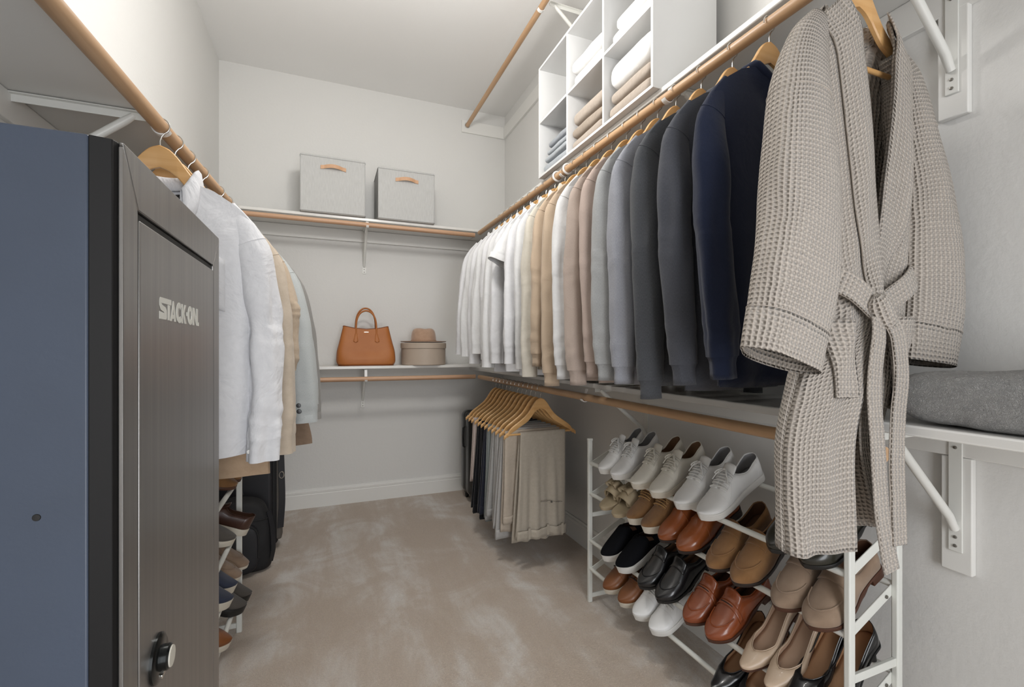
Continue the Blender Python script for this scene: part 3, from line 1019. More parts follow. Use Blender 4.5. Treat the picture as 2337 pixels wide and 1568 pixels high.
        if kind in ('sweater',) and not short:
            nn = 60
            def CP(i, jj):
                f = i / nn * nS; a0 = int(f); fr = f - a0
                p = base[a0 % nS].lerp(base[(a0 + 1) % nS], fr)
                sc = [1.0, .86, .80, .80, .83, .76][jj]; dz = [-.004, .006, .018, .036, .054, .052][jj]
                rib = 1 + (.022 * sin(2 * pi * i / nn * 30) if jj > 0 else 0)
                return c + (p - c) * sc * rib + tn * dz
            g.grid(CP, nn, 6, cu=True, cap1=True)
            obj('cuff', g, m2, t, ang=180)
        elif kind == 'shirt' and not short:
            def CP(i, jj):
                sc = [.98, 1.0, .97, .97, .93, .90][jj]; dz = [-.006, .000, .004, .058, .0585, .02][jj]
                return c + (base[i] - c) * sc + tn * dz
            g.grid(CP, nS, 6, cu=True, cap1=True)
            obj('cuff', g, m2, t, ang=60)
            if detail:
                g = G(); g.lathe([(.001, .0025), (.005, .002), (.0055, 0)], 12, cap1=False)
                k_ = base[int(nS * .62) % nS]
                obj('cuff_button', g, M['button'], so, loc=c + (k_ - c) * .99 + tn * .03, rot=(radians(90), 0, 0))
        else:
            def CP(i, jj):
                return c + (base[i] - c) * [1.0, 1.012, 1.012, .93, .9][jj] + tn * [-.028, -.027, .002, .002, -.03][jj]
            g.grid(CP, nS, 5, cu=True, cap1=False)
            obj('cuff', g, m2, t, ang=60)
            if kind == 'blazer' and sx == aisle:
                for q in range(2):
                    g = G(); g.lathe([(.001, .004), (.007, .0035), (.009, 0)], 16, cap1=False)
                    k_ = base[int(nS * .70)]
                    obj('sleeve_button', g, M['button_dark'], so, loc=c + (k_ - c) * 1.0 + tn * (-.045 - .022 * (1 - q)) + V((0, -.002, 0)), rot=(radians(90), 0, radians(0)))
    # hem band
    if kind == 'sweater':
        g = G()
        nn = N
        def HP_(i, jj):
            p = V(P(i, R - 1))
            sc = [1.0, .97, .955, .955, .92][jj]
            rib = 1 + (.006 * sin(i * pi) if jj else 0)
            return V((p.x * sc * rib, lean + (p.y - lean) * sc, p.z - [-.003, .008, .02, .055, .052][jj]))
        g.grid(HP_, nn, 5, cu=True, flip=True)
        obj('hem_band', g, m2, t, ang=180)
    # necks
    if kind == 'sweater':
        g = G()
        pts = []
        for k in range(40):
            a = 2 * pi * k / 40
            x = XN * .995 * cos(a); sd = -1 if sin(a) < 0 else 1
            p = surf(x, 0, sd)
            pts.append(p + V((0, -.002 * sd, .003)))
        g.tube(pts, .009, 10, closed=True, up=(0, 0, 1))
        obj('neckband', g, m2, t)
    elif kind == 'shirt':
        g = G()
        nC = 44
        prof = [(-.001, -.004), (.000, .018), (.003, .030), (.008, .033), (.013, .026), (.018, .006), (.0215, -.014)]
        def CL(i, j):
            f = i / (nC - 1)
            a = radians(-90 + gap + (360 - 2 * gap) * f)
            dr, dz = prof[j]
            front = max(0, -sin(a))
            rx, ry = XN + dr, yn + .006 + dr * ((1 + .6 * front) if yn > .03 else .55)
            x = rx * cos(a); y = ry * sin(a)
            zb = zsh(XN, hw) - (neck[0] if sin(a) < 0 else neck[1]) * sin(a) ** 2
            z = zb + dz
            if j >= 5: z -= ((.030 + leaf) if j == 6 else (.012 + leaf * .4)) * (front ** 2.5 if not leaf else .25 + .75 * max(0, -sin(a) * .5 + .5))
            return (x, y, z)
        g.grid(CL, nC, len(prof))
        obj('collar', g, m2, t, solid=.0016, soff=0, ang=180)
        if detail:
            g = G()
            vs = [.02 + .96 * k / 24 for k in range(25)]
            g.strip([surf(.012, v, -1) + V((0, -.0015, 0)) for v in vs], [(.016, 0, 0)] * 25, [(0, -1, 0)] * 25, .003)
            pk = obj('placket', g, m2, t, bevel=.0006)
            for v in (.1, .24, .38, .52, .66, .80):
                g = G(); g.lathe([(.001, .0025), (.005, .002), (.0055, 0)], 12, cap1=False)
                obj('shirt_button', g, M['button'], pk, loc=surf(.012, v, -1) + V((0, -.003, 0)), rot=(radians(90), 0, 0))
    elif kind in ('blazer', 'coat'):
        g = G()
        for sx in (-1, 1):
            vs = [k / 16 * .46 for k in range(17)]
            def LP(i, j, sx=sx):
                v = j / 16 * .45
                wv = .012 + .055 * sin(pi * min(1, (j / 16) * 1.05)) ** .8
                xi = sx * (XN * .95 * (1 - v / .45) + .004)
                xo = xi + sx * wv
                x = xi + (xo - xi) * i / 3
                p = surf(x, .02 + v, -1)
                return p + V((0, -.004 - .003 * (i == 3), .0))
            g.grid(LP, 4, 17, flip=sx < 0)
        obj('lapel', g, m2, t, solid=.003, ang=60)
        g = G()
        pts = [surf(XN * cos(a), 0, 1) + V((0, .004, .012)) for a in [radians(180 * k / 14) for k in range(15)]]
        g.tube(pts, .014, 8)
        obj('collar', g, m2, t)
    t2 = (t, surf)
    return t2
M['button'] = mat('button_pearl', '#eceae4', .3)
M['button_dark'] = mat('button_black', '#191919', .35)

F = {}
F['white'] = fabric('cotton_white', '#d6d6d6', '#dcdcdc', wrinkle=.0022)
F['white2'] = fabric('cotton_bright_white', '#d9d9db', '#dfdfe1', wrinkle=.0026)
F['linen'] = fabric('linen_white', '#d6d6d8', '#dcdcde', wrinkle=.0075)
F['ivory'] = fabric('cotton_ivory', '#c6c0b3', '#ccc6ba', wrinkle=.002)
F['beige'] = fabric('knit_beige', '#b6a28c', '#bda993', True, wrinkle=.002)
F['taupe'] = fabric('knit_taupe', '#ab9b90', '#b4a59b', True, wrinkle=.002)
F['taupe2'] = fabric('knit_rose_taupe', '#b19f95', '#bba99f', True, wrinkle=.002)
F['ltgrey'] = fabric('knit_light_grey', '#98999a', '#adafaf', True, wrinkle=.002)
F['bluegrey'] = fabric('knit_blue_grey', '#8b8d95', '#a1a3aa', True, wrinkle=.002)
F['char'] = fabric('knit_charcoal', '#414347', '#56585c', True, wrinkle=.002)
F['slate'] = fabric('knit_slate', '#45474e', '#54565d', True, wrinkle=.002)
F['navy'] = fabric('knit_navy', '#1a2135', '#1f273d', True, wrinkle=.002)
F['black'] = fabric('jersey_black', '#17171a', '#1c1c1f', wrinkle=.002)
F['sand'] = fabric('cotton_sand', '#bbad9b', '#c3b5a4', wrinkle=.0022)
F['sand2'] = fabric('cotton_dark_sand', '#b3a18c', '#bbaa96', wrinkle=.0022)
F['bgrey'] = fabric('wool_light_grey', '#a9adad', '#b7bbba', True, wrinkle=.0015)
F['cgrey'] = fabric('wool_grey', '#85837f', '#908e8a', True, wrinkle=.0015)
F['camel'] = fabric('wool_camel', '#a58d74', '#ae967d', wrinkle=.0015)
F['brown'] = fabric('wool_brown', '#85705e', '#8d7866', wrinkle=.0015)

# right rod, from the robe to the far corner: (y, kind of garment ...)
GR = 'tops on the right rod'
def zr(y): return 2.037 + .005 * (y - .3)
def right(y, rz, name, cat, look, m, hgroup='hangers on the upper right rod', **k):
    loc = (RUX(y), y, zr(y))
    hanger(loc, rz, 'wooden hanger holding the ' + look, hgroup)
    return top(name, look + ' hanging on the upper right rod', cat, loc, rz, m, seed=int(y * 1000) % 97, group=GR, **k)
R_ = right
rj = lambda: random.uniform(-.05, .05)
R_(.872, .035, 'sweater', 'sweater', 'navy sweater beside the waffle robe', F['navy'], th=.025, slv=.64, hem=-.90, r0=0.047, r1=.038, flare=-.01, fwd=-.02, hw=.212)
R_(.990, .035, 'sweater', 'sweater', 'dark slate sweater just behind the navy one', F['slate'], th=.025, slv=.66, hem=-.92, r0=0.046, r1=.036, flare=-.005, fwd=-.02)
R_(1.108, .035, 'sweater', 'sweater', 'charcoal sweater between slate and blue grey ones', F['char'], th=.025, slv=.71, hem=-.92, r0=0.047, r1=.036, flare=.0, fwd=-.02)
R_(1.219, .035, 'sweater', 'sweater', 'blue grey heathered sweater beside the charcoal one', F['bluegrey'], th=.025, slv=.675, hem=-.92, r0=0.047, r1=.038, flare=.01, fwd=-.02)
R_(1.310, .035, 'polo_sweater', 'sweater', 'light grey collared sweater', F['ltgrey'], th=.025, slv=.67, hem=-.92, r0=0.047, r1=.038, flare=.012, fwd=-.02)
R_(1.400, .035, 'sweater', 'sweater', 'rose taupe sweater beside the light grey one', F['taupe2'], th=.025, slv=.665, hem=-.93, r0=0.045, r1=.036, flare=.01, fwd=-.02)
R_(1.490, .035, 'sweater', 'sweater', 'taupe sweater beside the cream white one', F['taupe'], th=.025, slv=.70, hem=-.93, r0=0.045, r1=.036, flare=.02, fwd=-.02)
R_(1.590, .035, 'sweater', 'sweater', 'white knit sweater between taupe and beige ones', F['white'], th=.025, slv=.685, hem=-.93, r0=0.047, r1=.038, flare=.02, fwd=-.02)
R_(1.690, .035, 'sweater', 'sweater', 'beige sweater next to the white knit one', F['beige'], th=.025, slv=.72, hem=-.93, r0=0.044, r1=.036, flare=.02, fwd=-.02)
R_(1.785, .035, 'sweater', 'sweater', 'beige sweater with bunched cuff next to the ivory shirt', F['beige'], th=.025, slv=.645, hem=-.93, r0=0.047, r1=.036, flare=.03, fold=1.3, fwd=-.02)
R_(1.880, .0355, 'shirt', 'shirt', 'ivory shirt between beige sweater and white shirts', F['ivory'], kind='shirt', yn=.014, th=.025, slv=.69, hem=-.96, r0=0.045, r1=.036, flare=.03, fwd=-.02)
ords = ('first', 'second', 'third', 'fourth', 'fifth', 'sixth', 'seventh', 'eighth', 'ninth', 'tenth')
ys = [1.980, 2.085, 2.185, 2.285, 2.385, 2.480, 2.575, 2.670, 2.765, 2.865]
for k, y in enumerate(ys):
    sh = k in (2,)
    R_(y, .035, 'shirt', 'shirt', 'white buttoned shirt, %s from the ivory shirt,' % ords[k], F['white2'] if k % 2 else F['white'], kind='shirt', th=.024, slv=(.66, .64, .6, .645, .67, .63, .60, .66, .62, .61)[k],
       hem=(-.98, -1.0, -.95, -.99, -.93, -1.0, -.94, -.98, -.95, -.92)[k], r0=.046, r1=.036, flare=(.02, .04, .03, .035, .05, .02, .045, .03, .05, .06)[k], fwd=-.02, yn=.014, short=sh, detail=0, fold=1.15)

# ---------------------------------------------------------------- left rod
def left(y, rz, name, cat, look, m, **k):
    loc = (LRX(y), y, LRZ)
    hanger(loc, rz, 'wooden hanger holding the ' + look, 'hangers on the left rod')
    return top(name, look + ' hanging on the left rod', cat, loc, rz, m, seed=int(y * 1000) % 89, group='clothes on the left rod', aisle=1, **k)
sh, sf = left(1.42, -.02, 'shirt', 'shirt', 'white linen shirt with open collar and chest pocket', F['linen'], kind='shirt', th=.036, slv=.57, hem=-.85, r0=.042, r1=.040, flare=.026, fwd=-.01, fold=1.9, hw=.212, hemw=.205, wst=.95, neck=(.115, .012), gap=42, leaf=.030, yn=.036)
# chest pocket and neck label
g = G()
px0, px1 = .045, .150
def PK(i, j):
    x = px0 + (px1 - px0) * i / 8
    v = .24 + .20 * j / 10
    if j == 10: v -= 0 
    return sf(x, v, -1) + V((0, -.0035, 0))
g.grid(PK, 9, 11)
obj('chest_pocket', g, F['linen'], sh, solid=.0025, ang=60)
g = G()
for i_ in range(1):
    g.strip([sf(x_, 0, 1) + V((0, -.006, -.022 + .0)) for x_ in (-.012, .004, .020, .036)], [(0, .0, .010)] * 4, [(0, -1, 0)] * 4, .001)
lb = obj('neck_label', g, M['dark'], sh)
g = G()
for q in range(5):
    p = sf(.002 + q * .0055, 0, 1) + V((0, -.0075, -.022))
    g.box(p.x, p.x + .0035, p.y - .0005, p.y, p.z - .002, p.z + .002)
obj('label_print', g, M['button'], lb, smooth=False)
left(1.516, .01, 'coat', 'coat', 'long camel coat showing its hem below the white shirt', F['camel'], kind='coat', yn=.014, th=.016, slv=.46, hem=-.935, r0=.04, r1=.036, flare=-.05, fwd=.0, fold=.8, detail=0, hw=.185, hemw=.235, slvR=False)
left(1.618, .02, 'shirt', 'shirt', 'sand cotton shirt directly behind the white linen shirt', F['sand'], kind='shirt', yn=.02, th=.028, slv=.60, hem=-.84, r0=.046, r1=.042, flare=.035, fwd=.0, fold=1.1, hw=.214)
left(1.745, .03, 'jacket', 'jacket', 'darker sand jacket with bent elbow behind the sand shirt', F['sand2'], kind='coat', th=.036, slv=.40, hem=-.74, r0=.060, r1=.045, flare=.02, fwd=.0, fold=1.2, hw=.214)
left(1.93, .02, 'blazer', 'blazer', 'light grey wool blazer with two black cuff buttons', F['bgrey'], kind='blazer', th=.040, slv=.60, hem=-.80, r0=.055, r1=.048, flare=.065, fwd=-.01, fold=.6, hw=.222, hemw=.25)
left(2.05, .0, 'blazer', 'blazer', 'plain light grey wool blazer behind the one with cuff buttons', F['bgrey'], kind='blazer', th=.030, slv=.55, hem=-.78, r0=.050, r1=.045, flare=.06, fwd=.0, fold=.6, hw=.22, hemw=.24, detail=0)
left(2.16, .0, 'coat', 'coat', 'grey wool coat at the far end', F['cgrey'], kind='coat', th=.034, slv=.62, hem=-.83, r0=.05, r1=.045, flare=.06, fwd=.0, fold=.6, hw=.225, hemw=.25, detail=0)
left(2.27, .0, 'coat', 'coat', 'long brown coat showing its hem below the grey blazer', F['brown'], kind='coat', th=.034, slv=.5, hem=-1.0, r0=.045, r1=.04, flare=-.02, fwd=.0, fold=.8, hw=.188, hemw=.285, detail=0)
# ---------------------------------------------------------------- trousers folded over hanger bars
GT = 'trousers on the lower right rod'
def trousers(y, rz, look, m, w=.30, df=.56, db=.57, xo=0.0, seed=0, detail=False, fold=1.0, th=.008, label=None):
    x = 1.078 - .0045 * y
    loc = (x, y, .9615)
    hanger(loc, rz, 'wooden hanger holding the ' + look, 'hangers on the lower right rod')
    t = thing('trousers', look + ' on the lower rod', 'trousers', loc, (0, 0, rz), GT)
    zb = hz(HW * .94) - .0155
    def path(v):
        """v -1 front hem .. 0 bar .. 1 back hem -> y, z"""
        L = df if v < 0 else db
        a = abs(v) * L
        rb = .0075 + th * .5
        q = rb * pi / 2
        sg = -1 if v < 0 else 1
        if a < q:
            b = a / rb
            return sg * rb * sin(b), zb + rb * cos(b) - .006
        return sg * (rb + (.010 if detail else .003) * sstep(0, .4, a - q)), zb - (a - q) - .006
    nx, nv = 26, 60
    def surf(i, v):
        s = i * 2 - 1
        yy, z = path(v)
        d = abs(v)
        wd = w / 2 * (1 + .14 * d ** 1.3)
        xx = xo + s * wd - .02 * d * (1 if seed % 2 else -.3)
        A = sstep(.06, .7, d) * fold
        yy += A * (.4 if not detail else 1) * (.009 * sin(9 * s + seed + 1.5 * v) + .006 * sin(17 * s - seed * 2 + 2 * v)) + .003 * fold * nz(s * 2, v * 3 + seed, 1.5)
        z += .006 * nz(s * 1.5, seed, v) * d
        return V((xx, yy, z))
    g = G()
    g.grid(lambda i, j: surf(i / (nx - 1), j / (nv - 1) * 2 - 1), nx, nv)
    obj('leg_fabric', g, m, t, solid=th, soff=0, ang=180)
    # waistband at the front end
    g = G()
    g.grid(lambda i, j: surf(.0 + 1.0 * i / 19, -1 + .085 * j / 3) + V((0, -.0165 if detail else -.0075, -.004)), 20, 4)
    wb = obj('waistband', g, m, t, solid=.004, soff=0, ang=60)
    for u in ((.25, .62, .9) if detail else (.4,)):
        g = G()
        g.strip([surf(u, -1 + .1 * k / 4) + V((0, -.0205 if detail else -.0105, -.003)) for k in range(5)], [(.007, 0, 0)] * 5, [(0, -1, 0)] * 5, .003)
        obj('belt_loop', g, m, wb)
    if detail:
        g = G()
        pp = [surf(.45 + .45 * k / 8, -.70 - .03 * k / 8 + .03) + V((0, -.0175, 0)) for k in range(9)]
        g.strip(pp, [(0, 0, .0035)] * 9, [(0, -1, 0)] * 9, .002)
        pk = obj('pocket_welt', g, m, t)
        g = G(); g.tube([p + V((0, -.0012, .0008)) for p in pp], .0008, 5)
        obj('pocket_slit', g, M['dark'], pk)
        g = G(); g.lathe([(.001, .003), (.006, .0025), (.0065, 0)], 14, cap1=False)
        obj('pocket_button', g, M['screw'], pk, loc=pp[4] + V((0, -.001, -.003)), rot=(radians(90), 0, 0))
        # crease
        g = G(); g.tube([surf(.5, -.08 - .6 * k / 12) + V((0, -.0042, 0)) for k in range(13)], .0005, 5)
        obj('crease', g, m, t)
    return t
F['stone'] = fabric('chino_stone', '#aba294', '#b3aa9d', wrinkle=.0022)
F['khaki'] = fabric('chino_khaki', '#b2a697', '#baaea0', wrinkle=.0022)
F['pgrey'] = fabric('trouser_grey', '#9b9a97', '#a3a2a0', wrinkle=.0022)
F['pgrey2'] = fabric('trouser_light_grey', '#a7a5a2', '#aeacaa', wrinkle=.0022)
F['ggreen'] = fabric('trouser_green_grey', '#7f8583', '#888e8c', wrinkle=.0022)
F['pnavy'] = fabric('trouser_navy', '#20222d', '#252834', wrinkle=.002)
F['pblack'] = fabric('trouser_black', '#111216', '#15161a', wrinkle=.002)
F['rose'] = fabric('trouser_rose_beige', '#b5a79f', '#bdafa8', wrinkle=.002)
trousers(2.250, .025, 'stone beige trousers with welt pocket and belt loops, in front', F['stone'], .268, .565, .60, .012, 1, True)
trousers(2.318, .025, 'taupe trousers right behind the stone pair', F['khaki'], .33, .50, .56, -.02, 2)
trousers(2.380, .025, 'warm grey trousers two behind the stone pair', F['pgrey2'], .34, .60, .56, -.01, 3)
trousers(2.444, .025, 'light grey trousers between warm grey and mid grey pairs', F['pgrey2'], .345, .56, .55, -.015, 4)
trousers(2.506, .025, 'mid grey trousers beside the green grey pair', F['pgrey'], .34, .52, .55, -.015, 5)
trousers(2.570, .025, 'green grey trousers beside the navy pair', F['ggreen'], .35, .57, .56, -.02, 6)
trousers(2.634, .025, 'navy trousers beside the green grey pair', F['pnavy'], .345, .55, .55, -.015, 7)
trousers(2.696, .025, 'black trousers between navy and black navy pairs', F['pblack'], .345, .60, .58, -.02, 8)
trousers(2.760, .025, 'blackish navy trousers next to the rose beige pair', F['pblack'], .34, .58, .56, -.02, 9)
trousers(2.830, .025, 'rose beige trousers farthest back on the lower rod', F['rose'], .36, .40, .42, -.02, 10, fold=.5)
for y_, o_ in ((2.896, 'next to the rose beige trousers'), (2.962, 'closest to the black suitcase')):
    hanger((1.066, y_, .9615), .03, 'empty wooden hanger on the lower rod, %s' % o_, 'hangers on the lower right rod')

# ---------------------------------------------------------------- suitcase in the back right corner
M['shell'] = mat('suitcase_shell', '#2b2b2b', .28, coat=.3, bscale=60, bdist=.0004)
M['shell2'] = mat('suitcase_frame', '#3a3936', .4)
M['rubber'] = mat('black_rubber', '#151515', .6)
t = thing('suitcase', 'black ribbed hard shell suitcase on wheels in the back corner beside the trousers', 'suitcase', (.975, 3.30, 0))
def rbox(x0, x1, y0, y1, z0, z1):
    g = G(); g.box(x0, x1, y0, y1, z0, z1); return g
obj('suitcase_shell', rbox(0, .40, .0, .115, .055, .695), M['shell'], t, bevel=.05, seg=6)
obj('suitcase_shell', rbox(0, .40, .125, .255, .055, .695), M['shell'], t, bevel=.05, seg=6)
obj('zipper_band', rbox(.006, .394, .095, .145, .061, .689), M['shell2'], t, bevel=.03, seg=5)
for k in range(9):
    x = .05 + .3 * k / 8
    g = G(); g.tube([(x, -.001, .12), (x, -.003, .2), (x, -.003, .55), (x, -.001, .64)], [.003, .006, .006, .003], 8)
    obj('shell_rib', g, M['shell'], t)
for x in (.045, .355):
    for y in (.045, .21):
        g = G(); g.tube([(x - .011, y, .024), (x + .011, y, .024)], .0235, 18)
        w_ = obj('wheel', g, M['rubber'], t, bevel=.003)
        g = G(); g.box(x - .017, x + .017, y - .018, y + .018, .034, .062)
        obj('wheel_housing', g, M['shell2'], w_, bevel=.005)
g = G(); g.tube([(-.002, .10, .42), (-.016, .10, .43), (-.018, .10, .50), (-.016, .10, .57), (-.002, .10, .58)], [.007] * 5, 8)
obj('side_handle', g, M['rubber'], t)
g = G(); g.tube([(.14, .12, .692), (.15, .12, .705), (.2, .12, .71), (.25, .12, .705), (.26, .12, .692)], .008, 8)
obj('top_handle', g, M['rubber'], t)
for z in (.352, .382):
    bx('lock_clip', .095, .115, -.012, -.004, z, z + .010, M['wire'], t, bevel=.002)

# ---------------------------------------------------------------- black soft suitcase and backpack on the left
M['nylon'] = mat('black_nylon', '#171719', .75, bscale=900, bdist=.0004, bstr=.4)
M['nylon2'] = mat('black_nylon_panel', '#1e1e22', .55, bscale=700, bdist=.0003)
M['greyside'] = mat('grey_gusset', '#5b554f', .7, bscale=500, bdist=.0003)
M['chrome'] = mat('zip_pull_metal', '#c9c4bb', .25, 1)
t = thing('soft_suitcase', 'tall black soft suitcase standing behind the backpack', 'suitcase', (-.66, 2.985, 0))
obj('case_body', rbox(0, .385, .0, .26, .03, .70), M['nylon'], t, bevel=.03, seg=4)
obj('side_gusset', rbox(.345, .404, .012, .10, .06, .66), M['greyside'], t, bevel=.012, seg=3)
obj('front_pocket', rbox(.03, .36, -.03, .02, .06, .62), M['nylon2'], t, bevel=.02, seg=4)
g = G()
pts = [(.398, .010, .655), (.405, .006, .45), (.408, .005, .30), (.398, .009, .13)]
pts = [curve([(k / 3, p) for k, p in enumerate(pts)], q / 16) for q in range(17)]
g.strip(pts, [(.016, .004, 0)] * 17, [(.2, -1, 0)] * 17, .004)
obj('shoulder_strap', g, M['nylon2'], t)
g = G(); g.tube([(.405 + .012 * cos(a), .0015, .44 + .019 * sin(a)) for a in [2 * pi * k / 14 for k in range(14)]], .0035, 6, closed=True)
obj('strap_buckle', g, M['chrome'], t)
for x in (.05, .34):
    for y in (.05, .21):
        g = G(); g.tube([(x - .012, y, .016), (x + .012, y, .016)], .0155, 14); obj('wheel', g, M['rubber'], t)

t = thing('backpack', 'black backpack with front pocket and metal zip pulls on the carpet', 'backpack', (-.455, 2.79, 0), (0, 0, radians(8)))
g = G()
def BP(i, j):
    a = 2 * pi * i / 48; v = j / 21
    ca, sa = cos(a), sin(a)
    ex = abs(ca) ** .45 * (1 if ca > 0 else -1); ey = abs(sa) ** .5 * (1 if sa > 0 else -1)
    w = curve([(0, .158), (.1, .172), (.6, .165), (.85, .140), (.96, .095), (1, .03)], v)
    d = curve([(0, .085), (.1, .100), (.6, .092), (.88, .075), (.97, .05), (1, .015)], v)
    z = .003 + .395 * v - .012 * abs(ex) * v
    return (ex * w + .006 * nz(z * 9, a, 1), ey * d + .006 * nz(a * 2, z * 12, 4), z)
g.grid(BP, 48, 22, cu=True, cap0=True, cap1=True)
obj('bag_body', g, M['nylon'], t, sub=1, ang=180)
g = G()
def FP(i, j):
    a = 2 * pi * i / 40; v = j / 8
    ca, sa = cos(a), sin(a)
    ex = abs(ca) ** .5 * (1 if ca > 0 else -1); ez = abs(sa) ** .5 * (1 if sa > 0 else -1)
    k = [1, 1, .99, .97, .93, .86, .6, .3, .02][j]; dy = [0, -.02, -.032, -.038, -.042, -.045, -.046, -.047, -.047][j]
    return (-.015 + ex * .122 * k, -.082 + dy, .145 + ez * .128 * k)
g.grid(FP, 40, 9, cu=True, flip=True)
pk = obj('front_pocket', g, M['nylon2'], t, sub=1, ang=180)
g = G(); g.tube([(FP(i, 3)[0], FP(i, 3)[1] - .002, FP(i, 3)[2]) for i in range(-1, 22)], .0035, 6)
obj('zipper', g, M['rubber'], pk)
g = G(); g.tube([BP(i, 15) for i in range(25, 48)], .0035, 6)
zp = obj('zipper', g, M['rubber'], t)
for (x, y, z) in ((-.10, -.130, .262), (.150, -.04, .10)):
    g = G(); g.tube([(x + .0085 * cos(a), y - .004, z + .012 * sin(a)) for a in [2 * pi * k / 12 for k in range(12)]], .0022, 6, closed=True)
    obj('zip_pull', g, M['chrome'], t)
g = G()
n_ = 30
ring = []
for k in range(n_):
    a = 2 * pi * k / n_
    ex = abs(cos(a)) ** .4 * (1 if cos(a) > 0 else -1); ez = abs(sin(a)) ** .8 * (1 if sin(a) > 0 else -1)
    ring.append((-.035 + .045 * ex, -.128, .045 + .011 * ez))
g.tube(ring, .0016, 6, closed=True)
bd = obj('badge_rim', g, M['screw'], t)
g = G()
for q in range(6):
    x = -.066 + q * .0105
    g.box(x, x + .0065, -.1295, -.128, .040, .050)
obj('badge_mark', g, M['greyside'], bd, smooth=False)
g = G()
pts = [(.152, -.050, .31), (.168, -.068, .22), (.172, -.074, .12), (.160, -.062, .04)]
pts = [curve([(k / 3, p) for k, p in enumerate(pts)], q / 14) for q in range(15)]
g.strip(pts, [(.011, .009, 0)] * 15, [(.6, -.8, 0)] * 15, .005)
obj('shoulder_strap', g, M['nylon2'], t)
g = G(); g.tube([(-.03, .05, .385), (-.02, .05, .42), (.02, .05, .42), (.03, .05, .385)], .007, 8)
obj('top_handle', g, M['nylon2'], t)

# ---------------------------------------------------------------- shoe racks
M['rack'] = mat('rack_white_enamel', '#dfe0da', .4, bscale=40, bdist=.0003)
def rack(label, xf, xb, y0, y1, sx, tiers, rise, post=.76, flat_post=True):
    """xf front x, xb back x; tiers z at the front bar"""
    t = thing('shoe_rack', label, 'shoe rack', (xf, y0, 0))
    dx = xb - xf
    L = y1 - y0
    for y in (0, L):
        for x in (0, dx):
            g = G(); g.box(x - .0105, x + .0105, y - .0075, y + .0075, .0, post)
            p = obj('rack_post', g, M['rack'], t, bevel=.003)
            g = G(); g.box(x - .0115, x + .0115, y - .0085, y + .0085, post - .010, post + .001)
            obj('post_cap', g, M['rack'], p, bevel=.002)
        for z in (.030, .405):
            g = G(); g.box(min(0, dx), max(0, dx), y - .004, y + .004, z - .010, z + .010)
            obj('cross_rail', g, M['rack'], t, bevel=.001)
        for z in tiers:
            g = G()
            yy = y + (.0085 if y == 0 else -.0085)
            g.prism([(0, z - .022), (0, z + .006), (dx, z + rise + .006), (dx, z + rise - .022)], lambda p, k: (p[0], yy - .002 + .004 * k, p[1]))
            r_ = obj('tier_rail', g, M['rack'], t, bevel=.0015)
            g = G(); g.lathe([(.001, .002), (.004, .0018), (.0046, 0)], 12, cap1=False)
            obj('rail_screw', g, M['screw'], r_, loc=(dx * .82, y + (.0065 - .002 if y == 0 else 0) - .0, z + rise * .82 - .008), rot=(radians(90), 0, 0))
    for z in tiers:
        for x, q in ((0, 0), (dx, rise), (dx * .5, rise * .5)):
            if x == dx * .5: continue
            g = G(); g.tube([(x, .006, z + q), (x, L - .006, z + q)], .0085, 14)
            obj('tier_bar', g, M['rack'], t)
    return t
XF, XB, RISE = 1.13, 1.31, .085
TZ = (.648, .505, .287, .157)
rack('white metal four tier shoe rack along the right wall under the robe', XF, XB, .700, 1.845, 1, TZ, RISE)
LXF, LXB = -.345, -.525
LTZ = (.640, .440, .287, .157)
rack('white metal shoe rack along the left wall behind the safe', LXF, LXB, 1.12, 2.19, -1, LTZ, RISE)
# ---------------------------------------------------------------- shoes. local: heel x=0 -> toe x=L, z=0 under the sole, y across
def lea(name, h1, h2=None, rough=.38, coat=.1, b=180):
    return mat(name, h1, rough, hex2=h2 or h1, vscale=(14, 14, 14), bscale=b, bdist=.0004, bstr=.35, coat=coat)
M['lw'] = lea('leather_white', '#dddddc', '#e4e4e3', .45)
M['lcream'] = lea('leather_cream', '#d8d4c9', '#dedad0', .5)
M['rubw'] = mat('sole_white_rubber', '#d9d8d4', .6)
M['rubc'] = mat('sole_cream_rubber', '#cfc8ba', .6)
M['lining_g'] = mat('lining_grey', '#98989a', .9)
M['lining_t'] = mat('lining_tan', '#86664b', .8)
M['lining_b'] = mat('lining_brown', '#5b3c28', .8)
M['insole_tan'] = mat('insole_tan', '#a8805f', .55)
M['insole_nude'] = mat('insole_nude', '#b3957e', .55)
M['lbrown'] = lea('leather_cognac', '#84451f', '#8f4d26', .27, .25)
M['lpenny'] = lea('leather_penny_brown', '#7d3d1f', '#8a4726', .27, .25)
M['lcas'] = lea('leather_brown_casual', '#6e3f1c', '#7a4822', .4)
M['lblack'] = lea('leather_black', '#141415', '#19191b', .28, .3)
M['sub_tan'] = mat('suede_tan', '#7c5a3a', .95, hex2='#8a6744', vscale=(22, 22, 22), sheen=.3, spec=.15, bscale=300, bdist=.0005)
M['sub_camel'] = mat('suede_camel', '#7d5a38', .95, hex2='#8c6845', vscale=(16, 16, 16), sheen=.3, spec=.15, bscale=300, bdist=.0005)
M['sub_taupe'] = mat('suede_taupe', '#877260', .95, hex2='#95806d', vscale=(16, 16, 16), sheen=.3, spec=.15, bscale=300, bdist=.0005)
M['nude'] = lea('patent_nude', '#bca58d', '#c2ac95', .42, .08)
M['sand_l'] = lea('leather_sand', '#a69679', '#ae9e83', .6, 0)
M['canv_b'] = mat('canvas_black', '#0f1014', .95, bscale=600, bdist=.0005, spec=.15)
M['sole_br'] = mat('sole_brown', '#4a2b1c', .5)
M['sole_dk'] = mat('sole_dark', '#241a17', .5)
M['sole_bk'] = mat('sole_black', '#161616', .5)
M['lace_c'] = mat('lace_cream', '#d3cfc4', .9)
